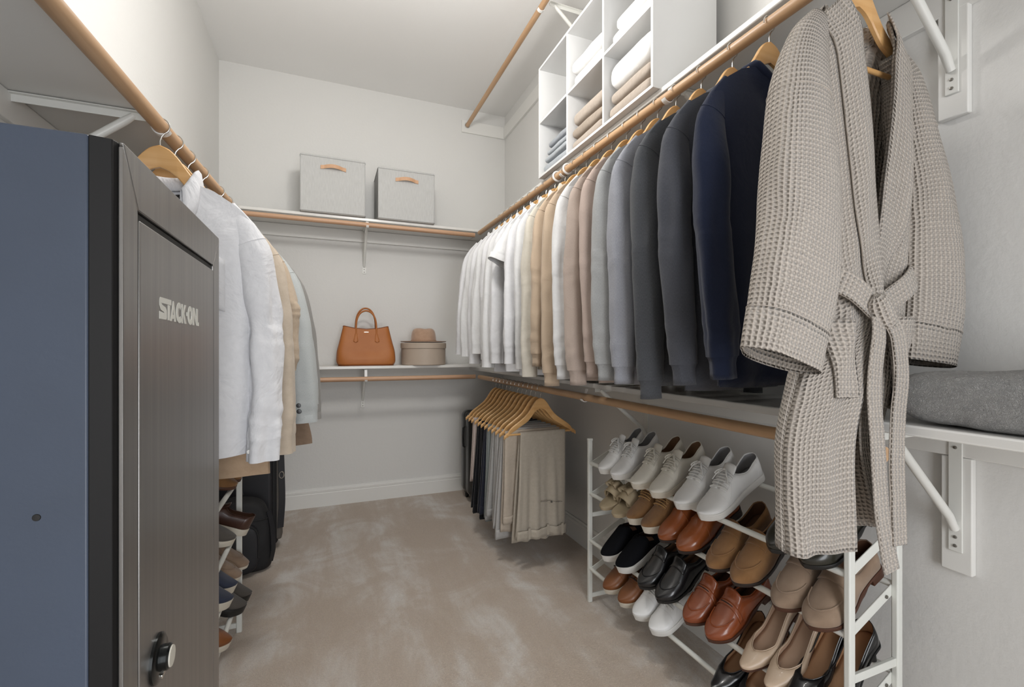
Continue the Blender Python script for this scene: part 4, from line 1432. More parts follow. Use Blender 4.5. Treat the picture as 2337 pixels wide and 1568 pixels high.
M['lace_w'] = mat('lace_white', '#dcdcda', .9)
M['lace_t'] = mat('lace_tan', '#b08a5c', .9)
M['dbrown'] = lea('leather_dark_brown', '#3d2419', '#46291d', .4)
M['dgrey'] = mat('suede_dark_grey', '#4a4540', .9, sheen=.2)
M['navyc'] = mat('canvas_navy', '#22283a', .9, hex2='#293045', vscale=(20, 20, 20), sheen=.2)
M['olive'] = lea('leather_olive_black', '#22211b', '#28271f', .3, .2)

WM = [(0, .026), (.10, .0325), (.25, .0315), (.42, .0325), (.58, .040), (.70, .0435), (.80, .043), (.90, .038), (1.0, .030)]
WPUMP = [(0, .022), (.10, .0285), (.28, .027), (.45, .029), (.60, .036), (.70, .037), (.80, .032), (.90, .0225), (1.0, .012)]
def endcap(u, a, b, p=.5):
    k = 1.0
    if u < a: k *= max(0, 1 - ((a - u) / a) ** 2) ** p
    if u > 1 - b: k *= max(0, 1 - ((u - 1 + b) / b) ** 2) ** p
    return k
ST = [(1 - cos(pi * i / 39)) / 2 * .93 + (i / 39) * .07 for i in range(40)]

def shoe_meshes(kind, mats, L=.28, seed=0):
    """returns list of (part name, G, materials, kwargs, [sub-parts])"""
    K = dict(
        sneaker=dict(W=WM, z0=[(0, .026), (.5, .022), (1, .022)], rim=[(0, .084), (.12, .074), (.25, .062), (.36, .070), (.46, .090)], thr=.46, top=[(.46, .090), (.60, .070), (.72, .053), (.86, .042), (1, .034)], ow=.0235, toe=.18, sole=1.045),
        suede_sneaker=dict(W=WM, z0=[(0, .032), (.5, .028), (1, .028)], rim=[(0, .080), (.12, .070), (.25, .062), (.36, .072), (.46, .088)], thr=.46, top=[(.46, .088), (.60, .070), (.72, .055), (.86, .046), (1, .040)], ow=.0235, toe=.20, sole=1.05),
        slip=dict(W=WM, z0=[(0, .033), (.5, .029), (1, .029)], rim=[(0, .078), (.15, .067), (.30, .066), (.42, .080), (.50, .094)], thr=.50, top=[(.50, .094), (.62, .078), (.74, .064), (.87, .050), (1, .041)], ow=.0235, toe=.19, sole=1.06),
        loafer=dict(W=WM, z0=[(0, .027), (.35, .020), (.6, .010), (1, .012)], rim=[(0, .078), (.15, .064), (.32, .056), (.44, .068), (.52, .084)], thr=.52, top=[(.52, .084), (.62, .070), (.72, .057), (.86, .046), (1, .034)], ow=.0235, toe=.19, sole=1.04, heel=(.0, .24)),
        derby=dict(W=WM, z0=[(0, .027), (.35, .020), (.6, .010), (1, .012)], rim=[(0, .080), (.15, .068), (.30, .066), (.42, .082)], thr=.42, top=[(.42, .084), (.56, .078), (.70, .060), (.85, .050), (1, .036)], ow=.022, toe=.19, sole=1.04, heel=(.0, .24)),
        casual=dict(W=WM, z0=[(0, .026), (.5, .022), (1, .022)], rim=[(0, .080), (.15, .070), (.30, .068), (.42, .084)], thr=.42, top=[(.42, .086), (.56, .076), (.70, .060), (.85, .050), (1, .040)], ow=.0225, toe=.19, sole=1.05),
        pump=dict(W=WPUMP, z0=[(0, .058), (.12, .055), (.3, .042), (.5, .018), (.65, .008), (1, .009)], rim=[(0, .104), (.12, .092), (.3, .066), (.5, .038), (.62, .032), (.70, .031), (.76, .034)], thr=.77, top=[(.77, .034), (.86, .028), (1, .020)], ow=.0265, toe=.06, sole=1.02, heel=(.01, .14)),
    )[kind]
    Wk, thr = K['W'], K['thr']
    def w(u): return curve(Wk, u) * endcap(u, .10, K['toe'])
    def z0(u): return curve(K['z0'], u)
    def spring(u): return .010 * max(0, (u - .78) / .22) ** 2
    def wr(u):
        if u >= thr: return 0.0
        e = .16 if kind != 'pump' else .20
        return min(w(u) * .86, K['ow'] * (1.25 if kind == 'pump' else 1) * min(1, (max(0, thr - u) / e)) ** .5)
    def top(u):
        if u < thr: return curve(K['rim'], u)
        return curve(K['top'], u)
    def U(u, v, sd, off=0):
        z_ = z0(u); t_ = top(u)
        if u > 1 - K['toe']:
            e = endcap(u, .1, K['toe'], .5)
            t_ = z_ + .008 + (t_ - z_ - .008) * (.10 + .90 * e)
            if u > .9999: t_ = z_ + .009
        c = cos(v * pi / 2)
        r_ = wr(u)
        ww = w(u)
        y = r_ + (ww - r_) * c ** .75
        bul = .0035 * sin(pi * v) * min(1, ww / .03)
        z = z_ - .002 + (t_ - z_ + .002) * sin(v * pi / 2) ** .92
        return V((u * L, sd * (y + bul + off * c), z + spring(u) + off * sin(v * pi / 2)))
    out = []
    g = G()
    NV = 11
    for sd in (1, -1):
        g.grid(lambda i, j: U(ST[j], i / (NV - 1), sd), NV, 40, flip=sd < 0)
    out.append(('upper', g, [mats['upper'], mats.get('lining', mats['upper'])], dict(weld=.0004, solid=.0022, soff=-1, smat=1, ang=60), []))
    # insole
    g = G()
    ui = [thr * 1.12 * k / 19 + .01 for k in range(20)]
    g.grid(lambda i, j: V((ui[j] * L, (i / 6 * 2 - 1) * w(ui[j]) * .93, z0(ui[j]) + .004 + spring(ui[j]))), 7, 20)
    out.append(('insole', g, mats.get('insole', mats.get('lining', mats['upper'])), dict(solid=.001), []))
    # sole
    g = G()
    ks = K['sole']
    heel = K.get('heel')
    def zb(u):
        if kind == 'pump':
            return max(0, z0(u) - .006) if u < .62 else 0.002 * (u > .62)
        if heel:
            return 0 if u > .42 else (.0 + (z0(u) - .0075) * sstep(.42, .30, u))
        return 0
    def SL(i, j):
        u = ST[j]; ww = w(u) * ks + (.0018 if 0 < u < 1 else 0)
        a, b = zb(u) + spring(u), z0(u) + spring(u) + .001
        ext = (L * .006 if u == 1 else -L * .006 if u == 0 else 0)
        m_ = (a + b) / 2
        q = [(ww * .90, a), (ww * .985, a + (b - a) * .22), (ww, b - (b - a) * .15), (ww * .98, b), (-ww * .98, b), (-ww, b - (b - a) * .15), (-ww * .985, a + (b - a) * .22), (-ww * .90, a)][i]
        return V((u * L + ext, q[0], q[1]))
    g.grid(SL, 8, 40, cu=True, cap0=True, cap1=True, flip=False)
    sole_sub = []
    if kind in ('sneaker', 'suede_sneaker', 'slip', 'casual'):
        gg = G()
        us = [.04 + .955 * k / 30 for k in range(31)]
        path = [V((u * L, w(u) * ks + .0016, z0(u) + spring(u) - .0052)) for u in us] + [V((u * L, -w(u) * ks - .0016, z0(u) + spring(u) - .0052)) for u in us[::-1]]
        gg.tube(path, .0007, 5)
        sole_sub.append(('sole_line', gg, mats['sole'], {}))
    out.append(('sole', g, mats['sole'], dict(ang=50), sole_sub))
    if heel:
        g = G()
        h0, h1 = heel
        if kind == 'pump':
            def HL(i, j):
                a = 2 * pi * i / 20; v = j / 7
                sc = .72 - .28 * v + .02
                cx = .035 - .004 * v
                return V((cx * 1.0 + .024 * sc * cos(a) * (1.1 - .3 * v), .026 * sc * sin(a), (1 - v) * .048))
            g.grid(HL, 20, 8, cu=True, cap0=True, cap1=True)
        else:
            us = [h0 + (h1 - h0) * k / 12 for k in range(13)]
            def HL(i, j):
                u = us[j]; ww = w(u) * 1.04 + .001
                q = [(ww, 0), (ww, z0(u) - .006), (-ww, z0(u) - .006), (-ww, 0)][i]
                return V((u * L, q[0], q[1]))
            g.grid(HL, 4, 13, cu=True, cap0=True, cap1=True)
        out.append(('heel', g, mats.get('heel', mats['sole']), dict(bevel=.0012), []))
    # rim edging
    ur = [thr * k / 30 for k in range(31)]
    rimp = [U(u, 1, 1, .0006) for u in ur] + [U(u, 1, -1, .0006) for u in ur[::-1]]
    g = G(); g.tube(rimp, .0016 if kind != 'pump' else .0011, 6)
    out.append(('collar_edge', g, mats.get('edge', mats['upper']), {}, []))
    if kind in ('sneaker', 'suede_sneaker', 'casual'):
        # tongue
        g = G()
        def TG(i, j):
            s = i / 8 * 2 - 1; v = j / 11
            u = .60 - .235 * v
            b = curve([(0, .066), (.35, .078), (.7, .091), (1, .108)], v) if kind != 'casual' else curve([(0, .068), (.35, .078), (.7, .088), (1, .100)], v)
            return V((u * L, s * (.019 + .004 * v), b - .008 * s * s - (.004 if kind == 'suede_sneaker' else 0)))
        g.grid(TG, 9, 12)
        out.append(('tongue', g, mats['upper'], dict(solid=.004, soff=0, ang=180), []))
        # eyestays
        g = G()
        for sd in (1, -1):
            us = [.655 - .20 * k / 12 for k in range(13)]
            g.grid(lambda i, j: U(us[j], .98 - .30 * i / 4 - .05 * (j / 12), sd, .0014), 5, 13, flip=sd < 0)
        out.append(('eyestay', g, mats['upper'], dict(solid=.0018, soff=0, ang=60), []))
        # laces
        lp = []
        rows = 6 if kind != 'casual' else 3
        for k in range(rows):
            u = .640 - .165 * k / max(1, rows - 1)
            g = G()
            jit = .006 * (1 if k % 2 else -1)
            p = []
            for q in range(11):
                s = q / 10 * 2 - 1
                vv = 1 - abs(s) * .36
                uu = u + jit * s
                c = U(uu, vv, 1 if s >= 0 else -1, .0035 + .003 * (1 - s * s))
                hgt = curve([(0, .066), (.35, .078), (.7, .091), (1, .108)], (.60 - uu) / .235) + .0045 - (0 if kind == 'sneaker' else .003)
                if abs(s) < .5: c.z = max(c.z, hgt - .008 * (s * .9) ** 2)
                p.append(c)
            g.tube(p, .0021, 6, flat=1.5)
            lp.append(('lace', g, mats['lace'], {}))
        g = G()
        base = U(.47, 1, 1, .004); base.y = 0; base.z = max(base.z, .100 if kind == 'sneaker' else .096)
        for sd in (1, -1):
            lo = []
            for q in range(17):
                a = q / 16 * 2 * pi
                lo.append(base + V((.012 * (1 - cos(a)) * .9, sd * (.004 + .017 * (1 - cos(a)) / 2 + .002), .006 * sin(a / 2) - .010 * (1 - cos(a)) / 2 + .005 * sin(a))))
            g.tube(lo, .0019, 6)
            g.tube([base, base + V((.010, sd * .014, .000)), base + V((.022, sd * .024, -.012)), base + V((.034, sd * .030, -.022))], .0018, 6)
        g.tube([base + V((0, -.005, .001)), base + V((.002, 0, .004)), base + V((0, .005, .001))], .0035, 6)
        lp.append(('lace_bow', g, mats['lace'], {}))
        out += [(a, b, c, d, []) for a, b, c, d in lp]
        # stitched lines: vamp seam across the toe and heel quarter seam
        g = G(); g.tube([U(.70 + .035 * abs(s) * abs(s), 1 - abs(s) * .92, 1 if s >= 0 else -1, .0003) for s in [k / 12 - 1 for k in range(25)]], .0007, 5)
        out.append(('toe_seam', g, mats['upper'], {}, []))
        for sd in (1, -1):
            g = G(); g.tube([U(.66 - .13 * k / 8, .30 + .30 * k / 8, sd, .0003) for k in range(9)], .0007, 5)
            out.append(('side_seam', g, mats['upper'], {}, []))
            g = G(); g.tube([U(.13 - .04 * k / 8, .95 * k / 8, sd, .0003) for k in range(9)], .0007, 5)
            out.append(('heel_seam', g, mats['upper'], {}, []))
    if kind == 'slip':
        for sd in (1, -1):
            g = G()
            us = [.34 + .075 * k / 5 for k in range(6)]
            g.grid(lambda i, j: U(us[j], .50 + .49 * i / 6, sd, .0012), 7, 6, flip=sd < 0)
            out.append(('elastic_gore', g, mats['gore'], dict(solid=.001, soff=0), []))
    if kind == 'loafer':
        # moccasin seam round the toe
        pts = []
        for k in range(41):
            b = (k / 40 * 2 - 1) * 1.35
            lat = sin(b)
            u = .56 + (.885 - .56) * max(0, cos(b)) ** .62
            ratio = min(.99, abs(lat) * .74)
            v = acos(ratio ** (1 / .75)) / (pi / 2)
            if u > .86: v = v * .98
            pts.append(U(u, v, 1 if lat >= 0 else -1, .0012))
        g = G(); g.tube(pts, .0019, 6)
        out.append(('moccasin_seam', g, mats['upper'], {}, []))
        # tongue flap edge
        g = G()
        def TF(i, j):
            s = i / 10 * 2 - 1; v = j / 6
            u = .60 - .12 * v
            c = U(max(u, thr + .001), 1 - abs(s) * .46, 1 if s >= 0 else -1, .0016)
            c.x = u * L
            c.z += .016 * max(0, (v - .55) / .45) * (1 - .4 * s * s)
            return c
        g.grid(TF, 11, 7)
        out.append(('tongue', g, mats['upper'], dict(solid=.002, soff=0, ang=180), []))
        if mats.get('strap'):
            for uu, hw_ in ((.615, .016),):
                g = G()
                def PS(i, j):
                    s = j / 16 * 2 - 1
                    c = U(uu + (i / 4 - .5) * .055 + .012 * s * s, 1 - abs(s) * .80, 1 if s >= 0 else -1, .0022)
                    return c
                g.grid(PS, 5, 17)
                slot = G()
                slot.tube([U(uu + .002, 1 - abs(s) * .22, 1 if s >= 0 else -1, .0038) for s in [k / 6 - 1 for k in range(13)]], .0014, 6)
                out.append(('penny_strap', g, mats['upper'], dict(solid=.0018, soff=0, ang=60), [('strap_slot', slot, M['sole_dk'], {})]))
    if kind in ('derby',):
        g = G()
        g.tube([U(.60 + .05 * abs(s) ** 2, 1 - abs(s) * .95, 1 if s >= 0 else -1, .0006) for s in [k / 12 - 1 for k in range(25)]], .0010, 5)
        out.append(('cap_seam', g, mats['upper'], {}, []))
    return out

def slide_meshes(L=.25):
    def w(u): return curve(WM, u) * endcap(u, .10, .16) * .95
    out = []
    g = G()
    def FB(i, j):
        u = ST[j]; ww = w(u)
        q = [(ww, 0), (ww * 1.02, .006), (ww, .014), (ww * .8, .016), (-ww * .8, .016), (-ww, .014), (-ww * 1.02, .006), (-ww, 0)][i]
        return V((u * L, q[0], q[1] + .006 * max(0, (u - .8) / .2) ** 2 + .004 * (1 - u)))
    g.grid(FB, 8, 40, cu=True, cap0=True, cap1=True)
    out.append(('footbed', g, M['sand_l'], dict(ang=50), []))
    def band(u0, u1, h, lift):
        g = G()
        def P(i, j):
            s = j / 20 * 2 - 1
            u = u0 + (u1 - u0) * i / 6
            a = s * pi / 2
            return V((u * L + .006 * cos(a) * (i / 6 - .5), sin(a) * (w(u) + .004), .010 + (h + lift * (1 - i / 6)) * cos(a) ** .8))
        g.grid(P, 7, 21)
        return g
    out.append(('foot_band', band(.50, .74, .050, .018), M['sand_l'], dict(solid=.0028, soff=0, ang=60), []))
    # bow: two loops, two tails, knot
    c = V((.60 * L, 0, .066))
    for sd in (1, -1):
        g = G()
        def LP(i, j):
            a = j / 18 * 2 * pi
            r = .013 * (1 - cos(a))
            wd = .008 + .010 * sin(a / 2)
            return c + V(((i / 3 * 2 - 1) * wd, sd * (r * 1.15 + .002), .004 + .011 * sin(a) + .2 * r))
        g.grid(LP, 4, 19)
        out.append(('bow_loop', g, M['sand_l'], dict(solid=.0016, soff=0, ang=180), []))
        g = G()
        g.strip([c + V((.004 + .030 * v, sd * (.006 + .026 * v), -.002 - .040 * v * v)) for v in [k / 8 for k in range(9)]], [(.006, -sd * .007, 0)] * 9, [(.3, 0, 1)] * 9, .002)
        out.append(('bow_tail', g, M['sand_l'], {}, []))
    g = G(); g.tube([c + V((0, -.009, .004)), c + V((0, 0, .010)), c + V((0, .009, .004))], .009, 10)
    out.append(('bow_knot', g, M['sand_l'], dict(ang=180), []))
    return out

class Shoe:
    def __init__(s, name, parts):
        s.name, s.parts, s.proto = name, parts, None
    def put(s, loc, rot, label, group, cat='shoe'):
        if s.proto is None:
            t = thing(s.name, label, cat, loc, (0, 0, 0), group)
            for nm, g, ms, kw, subs in s.parts:
                o = obj(nm, g, ms, t, **kw)
                for a, b, c_, d_ in subs:
                    obj(a, b, c_, o, **d_)
            s.proto = t
        else:
            t = dup(s.proto, loc, None, label, group)
        t.rotation_mode = 'XYZ'
        t.rotation_euler = rot
        return t
GSH = 'shoes on the right rack'
def rack_shoe(sh, tier, y, label, dirx=-1, yaw=0.0, toe=.052, xf=XF, rise=RISE, depth=XB - XF, tz=TZ, group=GSH, L=.28, heel_out=False):
    th = atan2(rise, depth)
    # sole line runs over the bars; toe beyond the front bar by `toe`
    zf = tz[tier] + .0085 / cos(th) + .0007
    sx = dirx
    if not heel_out:
        # world: toe at low front
        hx = xf - sx * 0 + (-sx) * 0
        toe_x = xf + sx * toe * cos(th); toe_z = zf - toe * sin(th)
        heel_x = toe_x - sx * L * cos(th); heel_z = toe_z + L * sin(th)
        R = Matrix.Rotation(yaw + (pi if sx < 0 else 0), 4, 'Z') @ Matrix.Rotation(th, 4, 'Y')
        t = sh.put((heel_x, y, heel_z), R.to_euler(), label, group)
    else:
        hx_ = xf + sx * toe * cos(th); hz_ = zf - toe * sin(th)
        R = Matrix.Rotation(yaw + (0 if sx < 0 else pi), 4, 'Z') @ Matrix.Rotation(-th, 4, 'Y')
        t = sh.put((hx_, y, hz_), R.to_euler(), label, group)
    return t

def SM(kind, mats, L=.28, name='shoe'): return Shoe(name, shoe_meshes(kind, mats, L))
white = SM('sneaker', dict(upper=M['lw'], lining=M['lining_g'], sole=M['rubw'], lace=M['lace_w']), .285, 'sneaker')
white_s = SM('sneaker', dict(upper=M['lw'], lining=M['lining_g'], sole=M['rubw'], lace=M['lace_w']), .265, 'sneaker')
cream = SM('sneaker', dict(upper=M['lcream'], lining=M['lining_t'], sole=M['rubc'], lace=M['lace_c']), .275, 'sneaker')
suede = SM('suede_sneaker', dict(upper=M['sub_tan'], lining=M['lining_b'], sole=M['rubc'], lace=M['lace_t']), .275, 'sneaker')
slide = Shoe('slide_sandal', slide_meshes())
derby = SM('derby', dict(upper=M['lbrown'], lining=M['lining_b'], sole=M['sole_dk']), .285, 'dress_shoe')
camel = SM('loafer', dict(upper=M['sub_camel'], lining=M['lining_b'], sole=M['sole_dk'], insole=M['lining_b']), .28, 'loafer')
taupe = SM('loafer', dict(upper=M['sub_taupe'], lining=M['lining_b'], sole=M['sole_br'], insole=M['lining_b']), .275, 'loafer')
slip = SM('slip', dict(upper=M['canv_b'], lining=M['lining_b'], sole=M['rubw'], gore=M['lining_b']), .275, 'slip_on_shoe')
blackl = SM('loafer', dict(upper=M['lblack'], lining=M['lining_t'], sole=M['sole_bk'], insole=M['lining_t']), .285, 'loafer')
penny = SM('loafer', dict(upper=M['lpenny'], lining=M['lining_b'], sole=M['sole_br'], insole=M['lining_b'], strap=True), .285, 'loafer')
nude = SM('pump', dict(upper=M['nude'], lining=M['insole_nude'], sole=M['sole_br'], insole=M['insole_nude'], heel=M['sole_br']), .265, 'pump')
bpump = SM('pump', dict(upper=M['lblack'], lining=M['insole_tan'], sole=M['sole_bk'], insole=M['insole_tan']), .265, 'pump')
casual = SM('casual', dict(upper=M['lcas'], lining=M['lining_b'], sole=M['rubc'], lace=M['sole_dk']), .27, 'casual_shoe')
oliveb = SM('derby', dict(upper=M['olive'], lining=M['sole_bk'], sole=M['sole_bk']), .28, 'dress_shoe')
FA, NE = 'farther', 'nearer'
def pair(sh, tier, ys, desc, L, yaw=(0, 0), toe=.052):
    for y, nf, yw in zip(ys, (FA, NE), yaw):
        rack_shoe(sh, tier, y, desc % nf, yaw=yw, toe=toe, L=L)
pair(white_s, 0, (1.680, 1.585), 'white leather lace-up sneaker at the far end of the top tier, %s of pair', .265, (.03, .02))
pair(cream, 0, (1.450, 1.342), 'cream sneaker with tan lining on the top tier, %s of pair', .275, (.02, .03))
pair(white, 0, (1.215, 1.112), 'large white leather sneaker next to the robe on the top tier, %s of pair', .285, (.02, .03))
pair(oliveb, 0, (.860, .770), 'blackish shoe half hidden by the robe hem on the top tier, %s of pair', .28)
pair(slide, 1, (1.672, 1.575), 'sand leather slide sandal with bow on the second tier, %s of pair', .25, (.05, .02), .06)
pair(suede, 1, (1.474, 1.380), 'tan suede sneaker with cream sole on the second tier, %s of pair', .275, (.02, .0))
pair(derby, 1, (1.292, 1.200), 'polished cognac leather shoe on the second tier, %s of pair', .285)
pair(camel, 1, (1.075, .985), 'camel suede loafer on the second tier, %s of pair', .28, (.02, .03))
pair(taupe, 1, (.850, .763), 'taupe suede loafer at the near end of the second tier, %s of pair', .275, (.02, .02))
pair(slip, 2, (1.655, 1.540), 'black canvas slip-on shoe with thick white sole, %s of pair', .275, (.03, .0))
pair(blackl, 2, (1.412, 1.315), 'black leather loafer on the third tier, %s of pair', .285, (.02, .03))
pair(penny, 2, (1.175, 1.080), 'brown leather penny loafer on the third tier, %s of pair', .285, (.02, .02))
pair(nude, 2, (.950, .872), 'nude pointed pump on the third tier, %s of pair', .265, (.02, .02), .06)
pair(bpump, 2, (.812, .752), 'black pointed pump with tan insole beside the near rack post, %s of pair', .265, (.0, .0), .045)
pair(casual, 3, (1.640, 1.535), 'brown leather shoe with white sole on the lowest tier, %s of pair', .27, (.02, .03))
pair(white_s, 3, (1.438, 1.342), 'white sneaker on the lowest tier, %s of pair', .265, (.02, .02))
pair(bpump, 3, (1.050, .970), 'black pump on the lowest tier below the nude pumps, %s of pair', .265, (.0, .0), .06)

# left rack behind the safe: tips show past the safe door
GSL = 'shoes on the left rack'
def lsh(sh, tier, y, label, L, toe=.05, yaw=0, heel=False):
    return rack_shoe(sh, tier, y, label, dirx=1, yaw=yaw, toe=toe, xf=LXF, rise=RISE, depth=.18, tz=LTZ, group=GSL, L=L, heel_out=heel)
lsuede = SM('loafer', dict(upper=M['sub_tan'], lining=M['lining_b'], sole=M['sole_br'], insole=M['lining_b']), .27, 'loafer')
dbrown = SM('casual', dict(upper=M['dbrown'], lining=M['lining_b'], sole=M['rubc'], lace=M['sole_dk']), .28, 'ankle_shoe')
dgrey = SM('casual', dict(upper=M['dgrey'], lining=M['dgrey'], sole=M['rubc'], lace=M['sole_dk']), .27, 'casual_shoe')
ltaupe = SM('loafer', dict(upper=M['sub_taupe'], lining=M['lining_b'], sole=M['rubc'], insole=M['lining_b']), .275, 'slipper')
lgrey = SM('slip', dict(upper=M['dgrey'], lining=M['dgrey'], sole=M['sole_bk'], gore=M['dgrey']), .27, 'slip_on_shoe')
lnavy = SM('slip', dict(upper=M['navyc'], lining=M['lining_g'], sole=M['rubc'], gore=M['navyc']), .275, 'slip_on_shoe')
for sh, tier, y, d, L, heel, toe in (
        (lsuede, 0, 2.085, 'tan suede loafer on the top tier of the left rack, farther of pair', .27, False, 0.016),
        (lsuede, 0, 1.985, 'tan suede loafer on the top tier of the left rack, nearer of pair', .27, False, 0.016),
        (dbrown, 1, 2.100, 'dark brown leather shoe with pale sole, heel out on the left rack', .28, True, 0.041),
        (dgrey, 1, 1.960, 'dark grey shoe with pale sole on the left rack beside the dark brown one', .27, False, 0.011),
        (ltaupe, 2, 2.125, 'taupe suede slipper on the left rack in front of the backpack, farther of pair', .275, False, 0.036),
        (ltaupe, 2, 2.020, 'taupe suede slipper on the left rack beside the navy shoes, nearer of pair', .275, False, 0.026),
        (lnavy, 2, 1.915, 'navy canvas slip-on with cream sole on the left rack, farther of pair', .275, False, 0.021),
        (lnavy, 2, 1.815, 'navy canvas slip-on with cream sole at the safe edge, nearer of pair', .275, False, 0.026),
        (lgrey, 3, 2.120, 'dark grey slip-on with black sole on the lowest left tier, farther of pair', .27, False, 0.041),
        (lgrey, 3, 2.030, 'dark grey slip-on with black sole on the lowest left tier, nearer of pair', .27, False, 0.036),
        (casual, 3, 1.800, 'brown leather shoe at the safe edge on the lowest left tier', .27, False, 0.026)):
    lsh(sh, tier, y, d, L, toe=toe, heel=heel)
# ---------------------------------------------------------------- waffle robe
def outward(g, cx=0.0):
    """turn every face away from the robe's upright axis"""
    tot = 0
    for q in g.f:
        p = [V(g.v[i]) for i in q]
        n = (p[1] - p[0]).cross(p[-1] - p[0])
        c = sum(p, V()) / len(p)
        tot += n.x * (c.x - cx) + n.y * c.y
    if tot < 0:
        g.f = [q[::-1] for q in g.f]; g.u = [q[::-1] for q in g.u]
    return g
m = mat('waffle_cotton', '#b9b0a6', .92, sheen=.2, spec=.15)
t = NT(m)
tc = t.n('ShaderNodeTexCoord')
sep = t.n('ShaderNodeSeparateXYZ'); t.l(tc.outputs['UV'], sep.inputs[0])
PT = .0098
n0 = t.n('ShaderNodeTexNoise', Scale=25.0, Detail=2.0); t.l(tc.outputs['Object'], n0.inputs['Vector'])
wob = t.math('MULTIPLY', n0.outputs[0], .006)
su = t.math('ABSOLUTE', t.math('SINE', t.math('MULTIPLY', t.math('ADD', sep.outputs[0], wob), pi / PT)))
sv = t.math('ABSOLUTE', t.math('SINE', t.math('MULTIPLY', t.math('ADD', sep.outputs[1], wob), pi / PT)))
cell = t.math('POWER', t.math('MULTIPLY', su, sv), 1.4)
b1 = t.n('ShaderNodeBump', Strength=1.0, Distance=.0060, invert=True)
t.l(cell, b1.inputs['Height'])
n1 = t.n('ShaderNodeTexNoise', Scale=14.0, Detail=4.0, Distortion=.6); t.l(tc.outputs['Object'], n1.inputs['Vector'])
b2 = t.n('ShaderNodeBump', Strength=.5, Distance=.012); t.l(n1.outputs[0], b2.inputs['Height'])
t.l(b2.outputs[0], b1.inputs['Normal']); t.l(b1.outputs[0], t.b.inputs['Normal'])
M['waffle'] = m
M['waffle_band'] = fabric('robe_band', '#b2a99f', '#b8afa5', wrinkle=.002)

RY = .655
RX = RUX(RY)
RZ = zr(RY)
hanger((RX, RY, RZ), .0, 'wooden hanger holding the waffle robe', 'hangers on the upper right rod')
rb = thing('robe', 'beige waffle weave bathrobe with tied belt hanging at the near end of the rod', 'robe', (RX, RY, RZ))
HEMZ = .790 - RZ
WZ = 1.285 - RZ                       # waist
def rz_top(x):
    a = abs(x)
    z = hz(x) + .010
    e = max(0, a - .165)
    return z - e * e * 6
def rhw(v): return curve([(0, .212), (.12, .205), (.3, .185), (.5, .150), (.6, .130), (.7, .140), (.84, .124), (1, .155)], v)
def rcx(v): return curve([(0, 0), (.3, -.005), (.5, -.025), (.6, -.040), (.7, -.100), (.84, -.150), (1, -.125)], v)
def rsurf(x, v, side):
    """x relative to the centre line at v"""
    h = rhw(v)
    s = max(-1, min(1, x / h))
    prof = (1 - abs(s) ** 3) ** .55 if abs(s) < 1 else 0
    T = curve([(0, .014), (.10, .040), (.4, .050), (.58, .042), (.75, .046), (1, .050)], v)
    y = T * prof
    if abs(x) < .085: y += .030 * sqrt(1 - (x / .085) ** 2) * (1 - sstep(0, .12, v)) * (1 if side > 0 else .7)
    A = sstep(.05, .5, v)
    d = A * (.007 * sin(26 * x + 2 + 2.0 * v + side * prof) + .005 * sin(47 * x + 1 - 2 * v) + .003 * sin(83 * x + side * 2 * prof))
    d += .004 * exp(-((v - .6) / .10) ** 2) * sin(95 * x)
    xt = x * .212 / h if False else x
    z0 = rz_top(max(abs(x), .085) if side > 0 else abs(x)) - (.012 * (1 - (x / .085) ** 2) if abs(x) < .085 else 0)
    z = z0 + (HEMZ - z0) * v + .006 * nz(x * 8, v * 2, side * 3 * prof) * v
    fw = -.034 * sstep(.35, .8, v)
    return V((x + rcx(v), side * y + d + fw, z))
# edges of the two front panels (x of the opening)
def eL(v): return curve([(0, -.080), (.08, -.070), (.25, -.050), (.42, -.022), (.58, .010), (.66, .020), (.8, .004), (1, -.018)], v)
def eR(v): return curve([(0, .080), (.08, .066), (.25, .045), (.42, .018), (.58, -.015), (.68, .0), (.8, .030), (1, .062)], v)
NVR = 64
def front(x0f, x1f, lift=0):
    g = G()
    def P(i, j):
        v = j / (NVR - 1)
        a, b = x0f(v), x1f(v)
        x = a + (b - a) * i / 27
        p = rsurf(x, v, -1)
        p.y += lift
        return p
    g.grid(P, 28, NVR)
    return g
obj('front_panel', outward(front(lambda v: -rhw(v), eL, -.002), .05), M['waffle'], rb, solid=.004, soff=-1, ang=180)
g_ = front(eR, lambda v: rhw(v), .003)
obj('front_panel', outward(g_, -.05), M['waffle'], rb, solid=.004, soff=-1, ang=180)
g = G()
g.grid(lambda i, j: rsurf((1 - i / 39 * 2) * rhw(j / (NVR - 1)), j / (NVR - 1) , 1), 40, NVR)
obj('back_panel', outward(g), M['waffle'], rb, solid=.004, soff=-1, ang=180)
# hem bands on the panels are stitched lines
# shawl collar: band along each front edge, thick and folded
for sgn, ef in ((-1, eL), (1, eR)):
    g = G()
    def P(i, j, sgn=sgn, ef=ef):
        v = j / 57 * .60
        s = i / 9
        w_ = .066 * (1 - .30 * sstep(.4, .6, v))
        x = ef(v) + sgn * (w_ * s - .006)
        p = rsurf(x, v, -1)
        # rounded, standing off the panel
        p.y += -.0035 - .006 * sin(pi * min(1, s * 1.02)) ** .7 - (.003 if sgn < 0 else 0)
        if v < .06: p.z += .012 * (1 - v / .06) * (1 - s) ; p.y += .010 * (1 - v / .06)
        return p
    g.grid(P, 10, 58, flip=False)
    obj('collar_band', outward(g), M['waffle'], rb, solid=.004, soff=0, ang=180)
